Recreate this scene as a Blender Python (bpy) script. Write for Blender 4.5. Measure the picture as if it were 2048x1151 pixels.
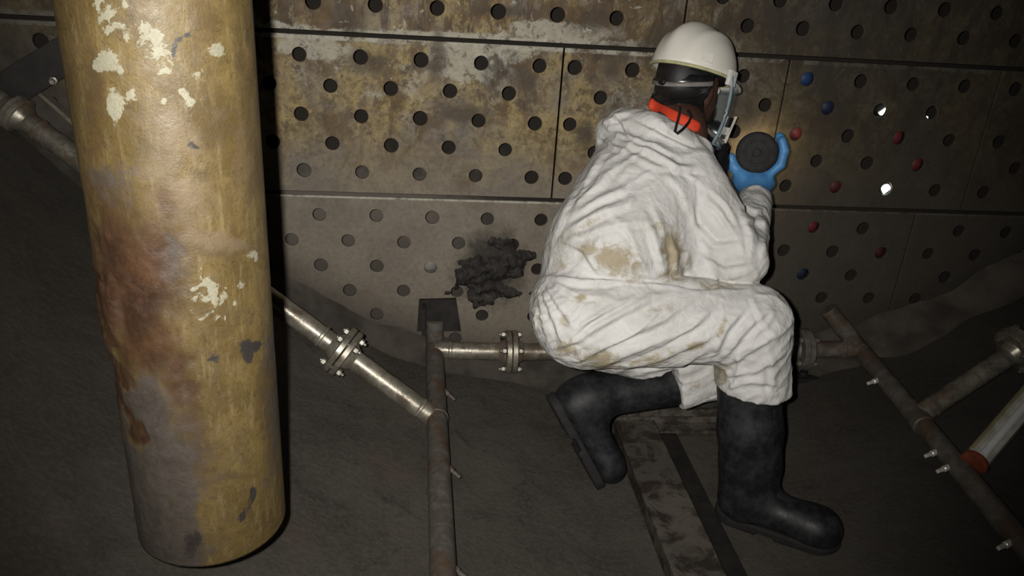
import bpy, bmesh, math, random
import numpy as np
from mathutils import Vector, Matrix
for _o in list(bpy.data.objects): bpy.data.objects.remove(_o)
SC = bpy.context.scene; COL = SC.collection
random.seed(7); RNG = np.random.default_rng(11)
CAM_H = 1.374                                   # eye height above the lowest line of the vessel bottom (m)
# ------------------------------------------------------------------ camera, world, flash, exposure
PITCH, ROLL, YAW = 0.4131, 0.0674, 0.1269
_cy, _sy, _cp, _sp = math.cos(YAW), math.sin(YAW), math.cos(PITCH), math.sin(PITCH)
FW = np.array([_sy*_cp, _cy*_cp, -_sp]); _r0 = np.array([_cy, -_sy, 0.]); _u0 = np.cross(_r0, FW)
RT = _r0*math.cos(ROLL)+_u0*math.sin(ROLL); UP = -_r0*math.sin(ROLL)+_u0*math.cos(ROLL)
CAMP = np.array([0, 0, CAM_H])
cd = bpy.data.cameras.new('camera'); cam = bpy.data.objects.new('camera', cd); COL.objects.link(cam)
cd.lens = 28.0; cd.sensor_width = 36.0; cd.clip_start = 0.02
cam.matrix_world = Matrix([[RT[0], UP[0], -FW[0], 0], [RT[1], UP[1], -FW[1], 0], [RT[2], UP[2], -FW[2], CAM_H], [0, 0, 0, 1]])
SC.camera = cam
wd = bpy.data.worlds.new('dark_vessel'); SC.world = wd; wd.use_nodes = True
wd.node_tree.nodes['Background'].inputs[0].default_value = (0.5, 0.48, 0.42, 1)
wd.node_tree.nodes['Background'].inputs[1].default_value = 0.0
def ray(x, y): return FW+RT*((x-1024)/1593.)+UP*((575.5-y)/1593.)
fl = bpy.data.lights.new('camera_flash', 'SPOT'); flo = bpy.data.objects.new('camera_flash', fl); COL.objects.link(flo)
fl.energy = 165; fl.spot_size = math.radians(90); fl.spot_blend = 1.0; fl.shadow_soft_size = 0.011; fl.color = (1, .965, .9)
flo.location = CAMP-RT*0.055+UP*0.022
flo.rotation_euler = Vector(ray(1000, 420)).to_track_quat('-Z', 'Y').to_euler()
SC.view_settings.view_transform = 'Standard'; SC.view_settings.look = 'None'
SC.view_settings.exposure = 0.0; SC.view_settings.gamma = 1.0; SC.view_settings.use_curve_mapping = False
# ------------------------------------------------------------------ geometry constants
K = .85; WY = 2.354                                     # perforated wall stands in the plane y = WY
CX, CZ, CR = .7064, .9308+CAM_H, 2.3044                 # axis and radius of the drum whose lower half is the floor
def at(x, y, t): return CAMP+ray(x, y)*t
def at_y(x, y, Y): r = ray(x, y); return CAMP+r*(Y/r[1])
def at_z(x, y, z): r = ray(x, y); return CAMP+r*((z-CAM_H)/r[2])
def at_floor(x, y, off=0.):
    r = ray(x, y); rad = CR-off; dz = CAM_H-CZ
    a = r[0]**2+r[2]**2; b = 2*(-r[0]*CX+r[2]*dz); c = CX**2+dz**2-rad**2
    return CAMP+r*((-b+math.sqrt(b*b-4*a*c))/(2*a))
def floor_z(x, off=0.): return CZ-math.sqrt(max((CR-off)**2-(x-CX)**2, 0))
def to_px(V):
    d = np.asarray(V)-CAMP; t = d@FW
    return 1024+1593*(d@RT)/t, 575.5-1593*(d@UP)/t, t
def hsh(i, j, k, s):
    h = (i*374761393+j*668265263+k*2147483647+s*974634777) & 0xffffffff
    h = ((h ^ (h >> 13))*1274126177) & 0xffffffff
    return ((h ^ (h >> 16)) & 0xffff)/65535.
def vnoise(p, s=0):                                     # value noise, 0..1
    p = np.asarray(p); f = np.floor(p); i = f.astype(np.int64); w = p-f; w = w*w*(3-2*w); o = 0
    for a in (0, 1):
        for b in (0, 1):
            for c in (0, 1):
                o = o+hsh(i[:, 0]+a, i[:, 1]+b, i[:, 2]+c, s)*(w[:, 0] if a else 1-w[:, 0])*(w[:, 1] if b else 1-w[:, 1])*(w[:, 2] if c else 1-w[:, 2])
    return o
def fbm(p, s=0, n=3): return sum(vnoise(np.asarray(p)*2**k, s+k)*.5**k for k in range(n))/(2-2*.5**n)
# ------------------------------------------------------------------ material helper
class M:
    def __init__(s, name):
        s.m = bpy.data.materials.new(name); s.m.use_nodes = True; s.t = s.m.node_tree; s.b = s.t.nodes['Principled BSDF']
        s.n = s.t.nodes; s.p = None
    def node(s, ty, **kw):
        n = s.n.new(ty)
        for k, v in kw.items(): setattr(n, k, v)
        return n
    def put(s, inp, v):
        if isinstance(v, bpy.types.NodeSocket): s.t.links.new(v, inp)
        elif isinstance(v, (tuple, list)) and len(v) == 3 and inp.type == 'RGBA': inp.default_value = (*v, 1)
        else: inp.default_value = v
    def pos(s):
        if s.p is None: s.p = s.node('ShaderNodeNewGeometry').outputs['Position']
        return s.p
    def sep(s):
        n = s.node('ShaderNodeSeparateXYZ'); s.put(n.inputs[0], s.pos()); return n.outputs
    def noise(s, scale, detail=4, rough=.6, stretch=None, dist=0.):
        n = s.node('ShaderNodeTexNoise'); v = s.pos()
        if stretch:
            m = s.node('ShaderNodeMapping'); s.put(m.inputs['Vector'], v); m.inputs['Scale'].default_value = stretch; v = m.outputs[0]
        s.put(n.inputs['Vector'], v); n.inputs['Scale'].default_value = scale; n.inputs['Detail'].default_value = detail
        n.inputs['Roughness'].default_value = rough; n.inputs['Distortion'].default_value = dist
        return n.outputs[0]
    def math(s, op, a, b=0., c=0.):
        n = s.node('ShaderNodeMath', operation=op); s.put(n.inputs[0], a); s.put(n.inputs[1], b); s.put(n.inputs[2], c); return n.outputs[0]
    def step(s, v, a, b, lo=0., hi=1.):
        n = s.node('ShaderNodeMapRange', interpolation_type='SMOOTHSTEP'); s.put(n.inputs[0], v)
        for i, x in zip((1, 2, 3, 4), (a, b, lo, hi)): n.inputs[i].default_value = x
        return n.outputs[0]
    def mix(s, f, a, b):
        n = s.node('ShaderNodeMix', data_type='RGBA'); s.put(n.inputs[0], f); s.put(n.inputs[6], a); s.put(n.inputs[7], b); return n.outputs[2]
    def attr(s, name): return s.node('ShaderNodeAttribute', attribute_name=name).outputs['Fac']
    def bump(s, h, strength=.3, dist=.01):
        n = s.node('ShaderNodeBump'); n.inputs['Strength'].default_value = strength; n.inputs['Distance'].default_value = dist
        s.put(n.inputs['Height'], h); s.put(s.b.inputs['Normal'], n.outputs[0])
    def set(s, **kw):
        al = dict(col='Base Color', rough='Roughness', metal='Metallic', spec='Specular IOR Level', trans='Transmission Weight', alpha='Alpha', ior='IOR', coat='Coat Weight', emit='Emission Color', es='Emission Strength', sheen='Sheen Weight')
        for k, v in kw.items(): s.put(s.b.inputs[al[k]], v)
        return s
def plain(name, col, rough=.6, metal=0., spec=.4, var=.25, scale=30):
    m = M(name); n = m.noise(scale, 5)
    m.set(col=m.mix(m.step(n, .3, .7), tuple(c*(1-var) for c in col), tuple(min(1, c*(1+var)) for c in col)), rough=rough, metal=metal, spec=spec)
    return m.m
# ------------------------------------------------------------------ object helpers
WO = {}
def mk(name, verts, faces, mat, parent=None, smooth=True, origin=None):
    V = np.asarray(verts, float)
    o0 = np.array(origin, float) if origin is not None else np.array([(V[:, 0].min()+V[:, 0].max())/2, (V[:, 1].min()+V[:, 1].max())/2, V[:, 2].min()])
    me = bpy.data.meshes.new(name); me.from_pydata((V-o0).tolist(), [], [tuple(int(i) for i in f) for f in faces]); me.update()
    if smooth: me.polygons.foreach_set('use_smooth', [True]*len(me.polygons))
    if mat: me.materials.append(mat)
    return link(bpy.data.objects.new(name, me), o0, parent)
def link(o, o0, parent=None):
    COL.objects.link(o); WO[o.name] = np.array(o0, float)
    o.location = o0 if parent is None else np.array(o0)-WO[parent.name]
    if parent is not None: o.parent = parent
    return o
def empty(name, o0): return link(bpy.data.objects.new(name, None), o0)
def tag(o, label=None, cat=None, group=None, kind=None):
    for k, v in (('label', label), ('category', cat), ('group', group), ('kind', kind)):
        if v: o[k] = v
    return o
class B:                                                # collects shapes for one mesh
    def __init__(s): s.v = []; s.f = []
    def add(s, V, F): n = len(s.v); s.v += [tuple(x) for x in V]; s.f += [tuple(i+n for i in f) for f in F]; return s
    def lathe(s, a, b, prof, n=32, caps=True):          # prof: (distance from a towards b, radius)
        a = np.array(a, float); d = np.array(b, float)-a; d /= np.linalg.norm(d)
        e = np.cross(d, [0, 0, 1.] if abs(d[2]) < .9 else [1., 0, 0]); e /= np.linalg.norm(e); g = np.cross(d, e)
        V = []; F = []
        for h, r in prof:
            for k in range(n):
                w = 2*math.pi*k/n; V.append(a+d*h+e*r*math.cos(w)+g*r*math.sin(w))
        for i in range(len(prof)-1):
            for k in range(n): F.append((i*n+k, i*n+(k+1) % n, (i+1)*n+(k+1) % n, (i+1)*n+k))
        if caps: F.append(tuple(range(n-1, -1, -1))); F.append(tuple(range((len(prof)-1)*n, len(prof)*n)))
        return s.add(V, F)
    def tube(s, a, b, r, n=24, r2=None, ch=0.):
        L = float(np.linalg.norm(np.array(b)-np.array(a))); r2 = r if r2 is None else r2
        pr = [(0, r), (L, r2)] if not ch else [(0, r-ch), (ch, r), (L-ch, r2), (L, r2-ch)]
        return s.lathe(a, b, pr, n)
    def path(s, pts, r, n=12, closed=False):
        P = [np.array(p, float) for p in pts]; V = []; F = []; up = np.array([.3, .2, 1.]); N = len(P)
        for i, p in enumerate(P):
            d = P[(i+1) % N if closed else min(i+1, N-1)]-P[(i-1) % N if closed else max(i-1, 0)]; d = d/np.linalg.norm(d)
            e = np.cross(d, up); e /= np.linalg.norm(e); g = np.cross(d, e); rr = r[i] if isinstance(r, (list, tuple)) else r
            for k in range(n): w = 2*math.pi*k/n; V.append(p+e*rr*math.cos(w)+g*rr*math.sin(w))
        for i in range(N if closed else N-1):
            j = (i+1) % N
            for k in range(n): F.append((i*n+k, i*n+(k+1) % n, j*n+(k+1) % n, j*n+k))
        if not closed: F.append(tuple(range(n-1, -1, -1))); F.append(tuple(range((N-1)*n, N*n)))
        return s.add(V, F)
    def box(s, c, ax, ay, az, bev=.0):                  # centre and three half-axis vectors; bev: chamfer (m)
        c, ax, ay, az = [np.array(q, float) for q in (c, ax, ay, az)]
        bm = bmesh.new(); bmesh.ops.create_cube(bm, size=2.)
        L = [np.linalg.norm(q) for q in (ax, ay, az)]; U = [q/l for q, l in zip((ax, ay, az), L)]
        for v in bm.verts: v.co = Vector((v.co.x*L[0], v.co.y*L[1], v.co.z*L[2]))
        if bev: bmesh.ops.bevel(bm, geom=bm.edges[:], offset=bev, segments=2, affect='EDGES', profile=.6)
        bm.verts.index_update(); V = [c+U[0]*v.co.x+U[1]*v.co.y+U[2]*v.co.z for v in bm.verts]; F = [tuple(v.index for v in f.verts) for f in bm.faces]; bm.free()
        return s.add(V, F)
    def prism(s, pts, d):                               # closed outline pts swept along d
        n = len(pts); P = [np.array(p, float) for p in pts]; V = P+[p+np.array(d) for p in P]
        return s.add(V, [tuple(range(n-1, -1, -1)), tuple(range(n, 2*n))]+[(k, (k+1) % n, n+(k+1) % n, n+k) for k in range(n)])
    def make(s, name, mat, parent=None, smooth=True, origin=None, auto=True):
        o = mk(name, s.v, s.f, mat, parent, smooth, origin)
        if smooth and auto:
            try: o.data.set_sharp_from_angle(angle=math.radians(40))
            except Exception: pass
        return o
# signed distance shapes -> mesh (surface nets)
def cap(p, a, b, ra, rb):
    a = np.asarray(a); ba = np.asarray(b)-a; h = np.clip(((p-a)@ba)/(ba@ba), 0, 1)
    return np.linalg.norm(p-a-h[..., None]*ba, axis=-1)-(ra+(rb-ra)*h)
def ell(p, c, A, r):                                    # A: rows = local axes
    q = (p-c)@np.asarray(A).T; k0 = np.linalg.norm(q/r, axis=-1); k1 = np.linalg.norm(q/(np.asarray(r)**2), axis=-1)
    return k0*(k0-1)/np.maximum(k1, 1e-6)
def smin(a, b, k):
    h = np.maximum(k-np.abs(a-b), 0)/k; return np.minimum(a, b)-h*h*k*.25
def sdf_mesh(fn, lo, hi, h):
    lo = np.array(lo, float); n = np.ceil((np.array(hi)-lo)/h).astype(int)+1
    v = np.empty(n, np.float32); ys, zs = np.meshgrid(lo[1]+h*np.arange(n[1]), lo[2]+h*np.arange(n[2]), indexing='ij')
    for i in range(n[0]):
        v[i] = fn(np.stack([np.full_like(ys, lo[0]+h*i), ys, zs], -1))
    c = [(a, b, d) for a in (0, 1) for b in (0, 1) for d in (0, 1)]; m = n-1
    sub = {k: v[k[0]:k[0]+m[0], k[1]:k[1]+m[1], k[2]:k[2]+m[2]] for k in c}
    cnt = sum((sub[k] < 0).astype(np.int8) for k in c); mask = (cnt > 0) & (cnt < 8)
    idx = -np.ones(m, int); idx[mask] = np.arange(mask.sum()); cell = np.argwhere(mask); val = {k: sub[k][mask] for k in c}
    S = np.zeros((len(cell), 3)); N = np.zeros(len(cell))
    for k in c:
        for ax in range(3):
            if k[ax] == 0:
                k2 = list(k); k2[ax] = 1; k2 = tuple(k2); a, b = val[k], val[k2]; cr = (a < 0) != (b < 0)
                t = np.where(cr, a/np.where(a == b, 1, a-b), 0); q = np.array(k, float)[None]+np.eye(3)[ax]*t[:, None]
                S += q*cr[:, None]; N += cr
    V = lo+h*(cell+S/N[:, None]); Fs = []
    for ax in range(3):
        o1, o2 = [(1, 2), (2, 0), (0, 1)][ax]
        sl = [slice(0, n[0]), slice(0, n[1]), slice(0, n[2])]; A = [slice(0, None)]*3; Bs = [slice(0, None)]*3
        A[ax] = slice(0, n[ax]-1); Bs[ax] = slice(1, n[ax]); a = v[tuple(A)] < 0; b = v[tuple(Bs)] < 0
        e = np.argwhere(a != b); e = e[(e[:, o1] > 0) & (e[:, o2] > 0) & (e[:, o1] < m[o1]) & (e[:, o2] < m[o2])]
        fl_ = a[tuple(e.T)]; d1 = np.zeros(3, int); d1[o1] = 1; d2 = np.zeros(3, int); d2[o2] = 1
        q = np.stack([idx[tuple((e-d1-d2).T)], idx[tuple((e-d2).T)], idx[tuple(e.T)], idx[tuple((e-d1).T)]], 1)
        q[~fl_] = q[~fl_][:, ::-1]; Fs.append(q)
    return V, np.concatenate(Fs)
def subdivide(V, F, lv=1):
    me = bpy.data.meshes.new('tmp'); me.from_pydata(V.tolist(), [], F.tolist()); o = bpy.data.objects.new('tmp', me); COL.objects.link(o)
    md = o.modifiers.new('s', 'SUBSURF'); md.levels = lv; md.subdivision_type = 'CATMULL_CLARK'
    ev = o.evaluated_get(bpy.context.evaluated_depsgraph_get()); m2 = ev.to_mesh()
    a = np.empty(len(m2.vertices)*3); m2.vertices.foreach_get('co', a); nr = np.empty(len(m2.vertices)*3); m2.vertices.foreach_get('normal', nr)
    f = np.empty(len(m2.polygons)*4, int); m2.polygons.foreach_get('vertices', f)
    ev.to_mesh_clear(); bpy.data.objects.remove(o); bpy.data.meshes.remove(me)
    return a.reshape(-1, 3), f.reshape(-1, 4), nr.reshape(-1, 3)
def attribute(o, name, vals):
    a = o.data.attributes.new(name, 'FLOAT', 'POINT'); a.data.foreach_set('value', np.asarray(vals, np.float32))
def spots(x, y, L):                                     # soft elliptical patches: (cx, cy, rx, ry, degrees, weight)
    o = np.zeros(len(x))
    for cx, cy, rx, ry, dg, w in L:
        c, s = math.cos(math.radians(dg)), math.sin(math.radians(dg)); dx, dy = x-cx, y-cy
        q = ((dx*c+dy*s)/rx)**2+((-dx*s+dy*c)/ry)**2; o = np.maximum(o, w*np.exp(-q*.7))
    return o
# ------------------------------------------------------------------ materials of the setting
def wall_material():
    m = M('stained_perforated_steel'); u, _, z = m.sep()
    up = m.step(z, CAM_H-.70, CAM_H-.36)                # dirtier towards the top of the wall
    n1 = m.noise(5.5, 6, .65, dist=.4); n2 = m.noise(17, 6, .7, dist=.6); n3 = m.noise(70, 4, .7); n4 = m.noise(9, 7, .72, stretch=(1, 1, .55), dist=.5); n6 = m.noise(44, 6, .78, dist=.3)
    col = m.mix(m.step(n1, .3, .7), (.175, .150, .122), (.225, .195, .155))
    yel = m.math('MULTIPLY', m.step(n1, .34, .60), m.step(z, CAM_H-.78, CAM_H-.45, 0, 1))
    col = m.mix(m.math('MULTIPLY', yel, .85), col, m.mix(m.step(n2, .35, .65), (.25, .175, .060), (.40, .31, .125)))
    wash = m.math('MULTIPLY', m.step(m.noise(4.2, 6, .7, dist=.8), .52, .62), m.step(z, CAM_H-.62, CAM_H-.40))
    col = m.mix(m.math('MULTIPLY', wash, .8), col, (.36, .33, .26))
    br = m.math('MULTIPLY', m.step(n4, .52, .64), m.step(z, CAM_H-.85, CAM_H-.42, .15, 1))
    col = m.mix(m.math('MULTIPLY', br, .85), col, m.mix(n3, (.085, .052, .026), (.15, .09, .035)))
    dk = m.math('MULTIPLY', m.step(m.noise(7.3, 7, .75, dist=.7), .56, .68), m.step(z, CAM_H-.72, CAM_H-.30, .1, 1))
    col = m.mix(m.math('MULTIPLY', dk, .8), col, (.045, .036, .028))
    top = m.step(z, CAM_H-.275, CAM_H-.25)              # the topmost plates are the most rusted
    col = m.mix(m.math('MULTIPLY', top, m.step(n4, .44, .60)), col, m.mix(n3, (.10, .058, .024), (.19, .115, .04)))
    drip = m.math('MULTIPLY', m.step(m.noise(24, 6, .75, stretch=(1, 1, .22), dist=.3), .50, .60), m.step(z, CAM_H-.36, CAM_H-.24))
    col = m.mix(m.math('MULTIPLY', drip, .85), col, (.055, .034, .018))
    mot = m.math('MULTIPLY', m.step(m.math('ADD', m.math('MULTIPLY', n6, .6), m.math('MULTIPLY', n4, .4)), .47, .56), m.step(z, CAM_H-.78, CAM_H-.40, .10, 1))
    col = m.mix(m.math('MULTIPLY', mot, .75), col, m.mix(n3, (.06, .038, .02), (.14, .088, .038)))
    # scraped pale strip over the upper joint
    s1 = m.math('MULTIPLY', m.step(z, CAM_H-.282, CAM_H-.27), m.math('MULTIPLY', m.step(u, .95, .45), m.math('SUBTRACT', 1., m.step(m.math('ADD', z, m.math('MULTIPLY', m.math('SUBTRACT', m.math('ADD', m.math('MULTIPLY', n2, .6), m.math('MULTIPLY', n1, .7)), .65), -.10)), CAM_H-.262, CAM_H-.252))))
    col = m.mix(m.math('MULTIPLY', s1, m.step(m.math('ADD', m.math('MULTIPLY', n2, .6), m.math('MULTIPLY', n3, .4)), .36, .52)), col, (.40, .38, .32))
    def blob(px, py, ru, rz, soft=.28):
        q = at_y(px, py, WY); a = m.math('DIVIDE', m.math('SUBTRACT', u, float(q[0])), ru); b = m.math('DIVIDE', m.math('SUBTRACT', z, float(q[2])), rz)
        d = m.math('SQRT', m.math('ADD', m.math('MULTIPLY', a, a), m.math('MULTIPLY', b, b)))
        nn = m.math('ADD', m.math('ADD', m.math('MULTIPLY', n1, .8), m.math('MULTIPLY', n2, 1.6)), m.math('MULTIPLY', n6, 1.))
        return m.step(m.math('ADD', d, m.math('SUBTRACT', nn, 1.7)), 1., 1.-soft)
    for a in ((930, 122, .13, .07), (625, 92, .11, .035), (905, 75, .25, .016), (1120, 62, .20, .030), (1010, 100, .10, .04)): col = m.mix(m.math('MULTIPLY', blob(*a), .85), col, (.40, .375, .30))
    for a in ((745, 122, .085, .055), (700, 40, .06, .07), (875, 118, .035, .10), (850, 130, .09, .02), (1050, 150, .05, .06), (1180, 40, .09, .06), (1165, 265, .05, .05), (930, 225, .10, .04), (1000, 22, .16, .02), (1330, 100, .15, .1), (1225, 110, .05, .09), (1420, 60, .12, .04)): col = m.mix(m.math('MULTIPLY', blob(*a, .8), .85), col, m.mix(n3, (.035, .026, .018), (.085, .055, .03)))
    for a in ((1690, 30, .3, .12), (1650, 140, .12, .08), (1560, 40, .15, .12), (1480, 230, .12, .12)): col = m.mix(m.math('MULTIPLY', blob(*a, .9), .6), col, (.045, .036, .027))
    # worn bright upper edge of each plate
    for zz in (-.285, -.741):
        e = m.math('MULTIPLY', m.step(z, CAM_H+zz-.0085, CAM_H+zz-.005), m.math('SUBTRACT', 1., m.step(z, CAM_H+zz+.006, CAM_H+zz+.012)))
        col = m.mix(m.math('MULTIPLY', e, m.step(n2, .40, .56)), col, (.42, .40, .34))
    chips = m.math('MULTIPLY', m.step(m.noise(26, 5, .7, dist=.8), .62, .68), m.step(z, CAM_H-.55, CAM_H-.36))
    col = m.mix(m.math('MULTIPLY', chips, .7), col, (.50, .48, .42))
    # soot around the tar lump and along the foot of the wall
    dx = m.math('SUBTRACT', u, .225); dz = m.math('SUBTRACT', z, CAM_H-.965)
    rr = m.math('SQRT', m.math('ADD', m.math('MULTIPLY', dx, dx), m.math('MULTIPLY', m.math('MULTIPLY', dz, dz), .8)))
    col = m.mix(m.step(m.math('ADD', rr, m.math('MULTIPLY', n2, .16)), .23, .13), col, (.03, .026, .022))
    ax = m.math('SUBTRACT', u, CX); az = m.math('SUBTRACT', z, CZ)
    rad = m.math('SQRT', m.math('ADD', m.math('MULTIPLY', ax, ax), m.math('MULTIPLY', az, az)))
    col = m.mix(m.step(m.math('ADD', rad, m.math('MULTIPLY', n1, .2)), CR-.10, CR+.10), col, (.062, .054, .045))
    sp = m.math('MULTIPLY', m.step(m.noise(30, 7, .8, dist=.25), .53, .63), m.step(z, CAM_H-.80, CAM_H-.40, .12, .8))
    col = m.mix(sp, col, (.055, .038, .024))
    sm = m.math('MULTIPLY', m.step(m.noise(3.6, 6, .7, stretch=(1, 1, .8), dist=.9), .54, .64), m.step(z, CAM_H-.62, CAM_H-.34))
    col = m.mix(m.math('MULTIPLY', sm, .8), col, (.04, .031, .024))
    col = m.mix(m.math('MULTIPLY', m.step(n3, .35, .75), .3), col, (.05, .04, .03))
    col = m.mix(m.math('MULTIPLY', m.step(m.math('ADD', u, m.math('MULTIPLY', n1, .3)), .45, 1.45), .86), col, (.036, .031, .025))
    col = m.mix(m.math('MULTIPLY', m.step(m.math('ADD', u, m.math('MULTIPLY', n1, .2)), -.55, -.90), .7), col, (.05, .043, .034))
    m.set(col=col, rough=m.step(n2, .3, .7, .5, .75), spec=.35); m.bump(m.math('ADD', n2, m.math('MULTIPLY', n3, .4)), .25, .004)
    return m.m
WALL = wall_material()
def floor_material():
    m = M('sooty_vessel_bottom'); n1 = m.noise(3.2, 6, .65, dist=.5); n2 = m.noise(13, 6, .7, dist=.4); n3 = m.noise(90, 3, .6)
    col = m.mix(m.step(n1, .32, .68), (.043, .037, .031), (.074, .066, .056))
    col = m.mix(m.math('MULTIPLY', m.step(n2, .54, .70), .7), col, (.028, .024, .021))
    col = m.mix(m.math('MULTIPLY', m.step(m.noise(6, 5), .58, .72), .4), col, (.105, .070, .055))
    col = m.mix(m.math('MULTIPLY', m.step(n3, .35, .7), .35), col, (.10, .09, .078))
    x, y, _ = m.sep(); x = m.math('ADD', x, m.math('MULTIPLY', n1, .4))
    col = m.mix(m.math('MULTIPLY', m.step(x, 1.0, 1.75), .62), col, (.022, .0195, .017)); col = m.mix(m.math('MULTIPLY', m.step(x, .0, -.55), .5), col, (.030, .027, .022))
    m.set(col=col, rough=.8, spec=.25); m.bump(m.math('ADD', m.math('MULTIPLY', n2, 1.), m.math('MULTIPLY', n3, .35)), .5, .01)
    return m.m
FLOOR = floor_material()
DARK = plain('dark_chamber_lining', (.055, .047, .04), .85, 0, .2, .4, 12)
# ------------------------------------------------------------------ setting: floor, ceiling, front wall
def shell(name, a0, a1, y0, y1, na, ny, mat, amp=0.):
    V = []; F = []
    for j in range(ny+1):
        for i in range(na+1):
            a = math.radians(a0+(a1-a0)*i/na); V.append((CX+CR*math.sin(a), y0+(y1-y0)*j/ny, CZ-CR*math.cos(a)))
    V = np.array(V)
    if amp:
        n = fbm(V*np.array([3, 3, 3.]), 3, 4)-.5; c = np.array([CX, 0, CZ]); d = (V-c)*[1, 0, 1]; d /= np.linalg.norm(d, axis=1)[:, None]; V = V-d*(n*amp)[:, None]
    for j in range(ny):
        for i in range(na): k = j*(na+1)+i; F.append((k, k+1, k+na+2, k+na+1))
    return tag(mk(name, V, F, mat), kind='structure')
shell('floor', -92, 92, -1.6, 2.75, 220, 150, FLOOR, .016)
shell('ceiling', 92, 268, -1.6, 2.75, 48, 6, DARK)
th = [2*math.pi*k/64 for k in range(64)]
tag(B().prism([(CX+CR*math.cos(a), -1.6, CZ+CR*math.sin(a)) for a in th], (0, -.05, 0)).make('wall_front', DARK, smooth=False), kind='structure')
def rear_material():
    m = M('rear_lining'); u, _, z = m.sep(); n = m.noise(8, 5, .7)
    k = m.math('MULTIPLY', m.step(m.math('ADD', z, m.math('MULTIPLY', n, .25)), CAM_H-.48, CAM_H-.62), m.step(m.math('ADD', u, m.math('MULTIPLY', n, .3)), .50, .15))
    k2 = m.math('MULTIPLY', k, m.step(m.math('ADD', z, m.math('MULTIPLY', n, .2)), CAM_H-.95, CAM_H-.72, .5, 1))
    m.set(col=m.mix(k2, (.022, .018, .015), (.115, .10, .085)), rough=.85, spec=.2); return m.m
# chamber behind the perforated wall: a sloping dark sheet
arc = lambda x, o: CZ-math.sqrt(max((CR+o)**2-(x-CX)**2, 0))
V = []; nx = 40
for i in range(nx+1):
    x = -1.55+4.5*i/nx; zb = min(arc(x, .02), CAM_H+.3)
    for t, o in ((0., .07), (.3, .10), (.7, .24), (1., .36)): V.append((x, WY+o, zb+(CAM_H+.6-zb)*t))
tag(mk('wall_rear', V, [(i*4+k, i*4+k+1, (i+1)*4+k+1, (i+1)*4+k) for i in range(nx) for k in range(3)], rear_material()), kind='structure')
# ------------------------------------------------------------------ perforated wall: one plate per child
wall = tag(empty('wall_back', (0.5, WY, floor_z(.5))), 'dirty steel wall of perforated plates closing the vessel', kind='structure')
HR = .0205
def panel(u0, u1, z0, z1, holes, proud):
    cu = bpy.data.curves.new('panel', 'CURVE'); cu.dimensions = '2D'; cu.fill_mode = 'BOTH'; cu.extrude = .0035; cu.bevel_depth = .0018; cu.bevel_resolution = 1; cu.offset = -.0018
    top = [(u1, z1), (u0, z1)]; n = 40; bot = []
    for i in range(n+1):
        u = u0+(u1-u0)*i/n; bot.append((u, min(max(z0, arc(u, .025)), z1-.004)))
    keep = [p for k, p in enumerate(bot) if p[1] < z1-.006 or (k > 0 and bot[k-1][1] < z1-.006) or (k < n and bot[k+1][1] < z1-.006)]
    if len(keep) < 3: return
    # drop collinear points
    poly = [keep[0]]+[keep[k] for k in range(1, len(keep)-1) if abs(keep[k-1][1]-2*keep[k][1]+keep[k+1][1]) > 1e-6]+[keep[-1]]
    poly += [(keep[-1][0], z1), (keep[0][0], z1)]
    def spl(P):
        s = cu.splines.new('POLY'); s.points.add(len(P)-1)
        for q, p in zip(s.points, P): q.co = (p[0], p[1], 0, 1)
        s.use_cyclic_u = True
    spl(poly)
    for hx, hz in holes:
        r = HR*random.uniform(.97, 1.04); spl([(hx+r*math.cos(2*math.pi*k/28), hz+r*math.sin(2*math.pi*k/28)) for k in range(28)])
    o = bpy.data.objects.new('tmp', cu); COL.objects.link(o)
    me = bpy.data.meshes.new_from_object(o.evaluated_get(bpy.context.evaluated_depsgraph_get())); bpy.data.objects.remove(o); bpy.data.curves.remove(cu)
    a = np.empty(len(me.vertices)*3); me.vertices.foreach_get('co', a); a = a.reshape(-1, 3)
    W = np.stack([a[:, 0], WY-proud-a[:, 2], a[:, 1]], 1); F = [tuple(p.vertices) for p in me.polygons]; bpy.data.meshes.remove(me)
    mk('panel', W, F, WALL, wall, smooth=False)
HOLES = []
def row_of_panels(z0, z1, seams, offs, rows, proud):
    z0 = CAM_H+z0*K; z1 = CAM_H+z1*K; g = .0025; gz = .0058
    for k in range(len(seams)-1):
        ua, ub = seams[k]*K+g, seams[k+1]*K-g; hs = []
        for rz, ro in rows:
            z = CAM_H+rz*K; i0 = math.floor((seams[k]-offs[k]-ro)/.2)-1
            for i in range(i0, i0+14):
                u = (offs[k]+ro+.2*i)*K+random.uniform(-.001, .001)
                if ua+.03 < u < ub-.03 and z > arc(u, .025)+.045: hs.append((u, z+random.uniform(-.001, .001)))
        HOLES.extend(hs); panel(ua, ub, z0+gz, z1-gz, hs, proud)
row_of_panels(-.322, .22, [-1.78, -1.135, .88, 2.49, 3.3], [.045, .045, .103, .103], [(-.225, 0), (-.137, .1), (-.04, 0), (.06, .1), (.16, 0)], 0.)
row_of_panels(-.866, -.322, [-1.78, -1.135, .475, 1.278, 2.083, 2.9], [-.005, -.005, .118, .156, .156], [(-.392-.098*k, .1*(k % 2)) for k in range(5)], .004)
row_of_panels(-1.68, -.866, [-1.78, -.735, .9, 1.9, 2.9], [.043, .043, .1, .1], [(-.943-.098*k, .1*(k % 2)) for k in range(7)], .008)
def mid_hole(x, y):                                     # the hole nearest a pixel
    p = at_y(x, y, WY); return min(HOLES, key=lambda h: (h[0]-p[0])**2+(h[1]-p[2])**2)
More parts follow.
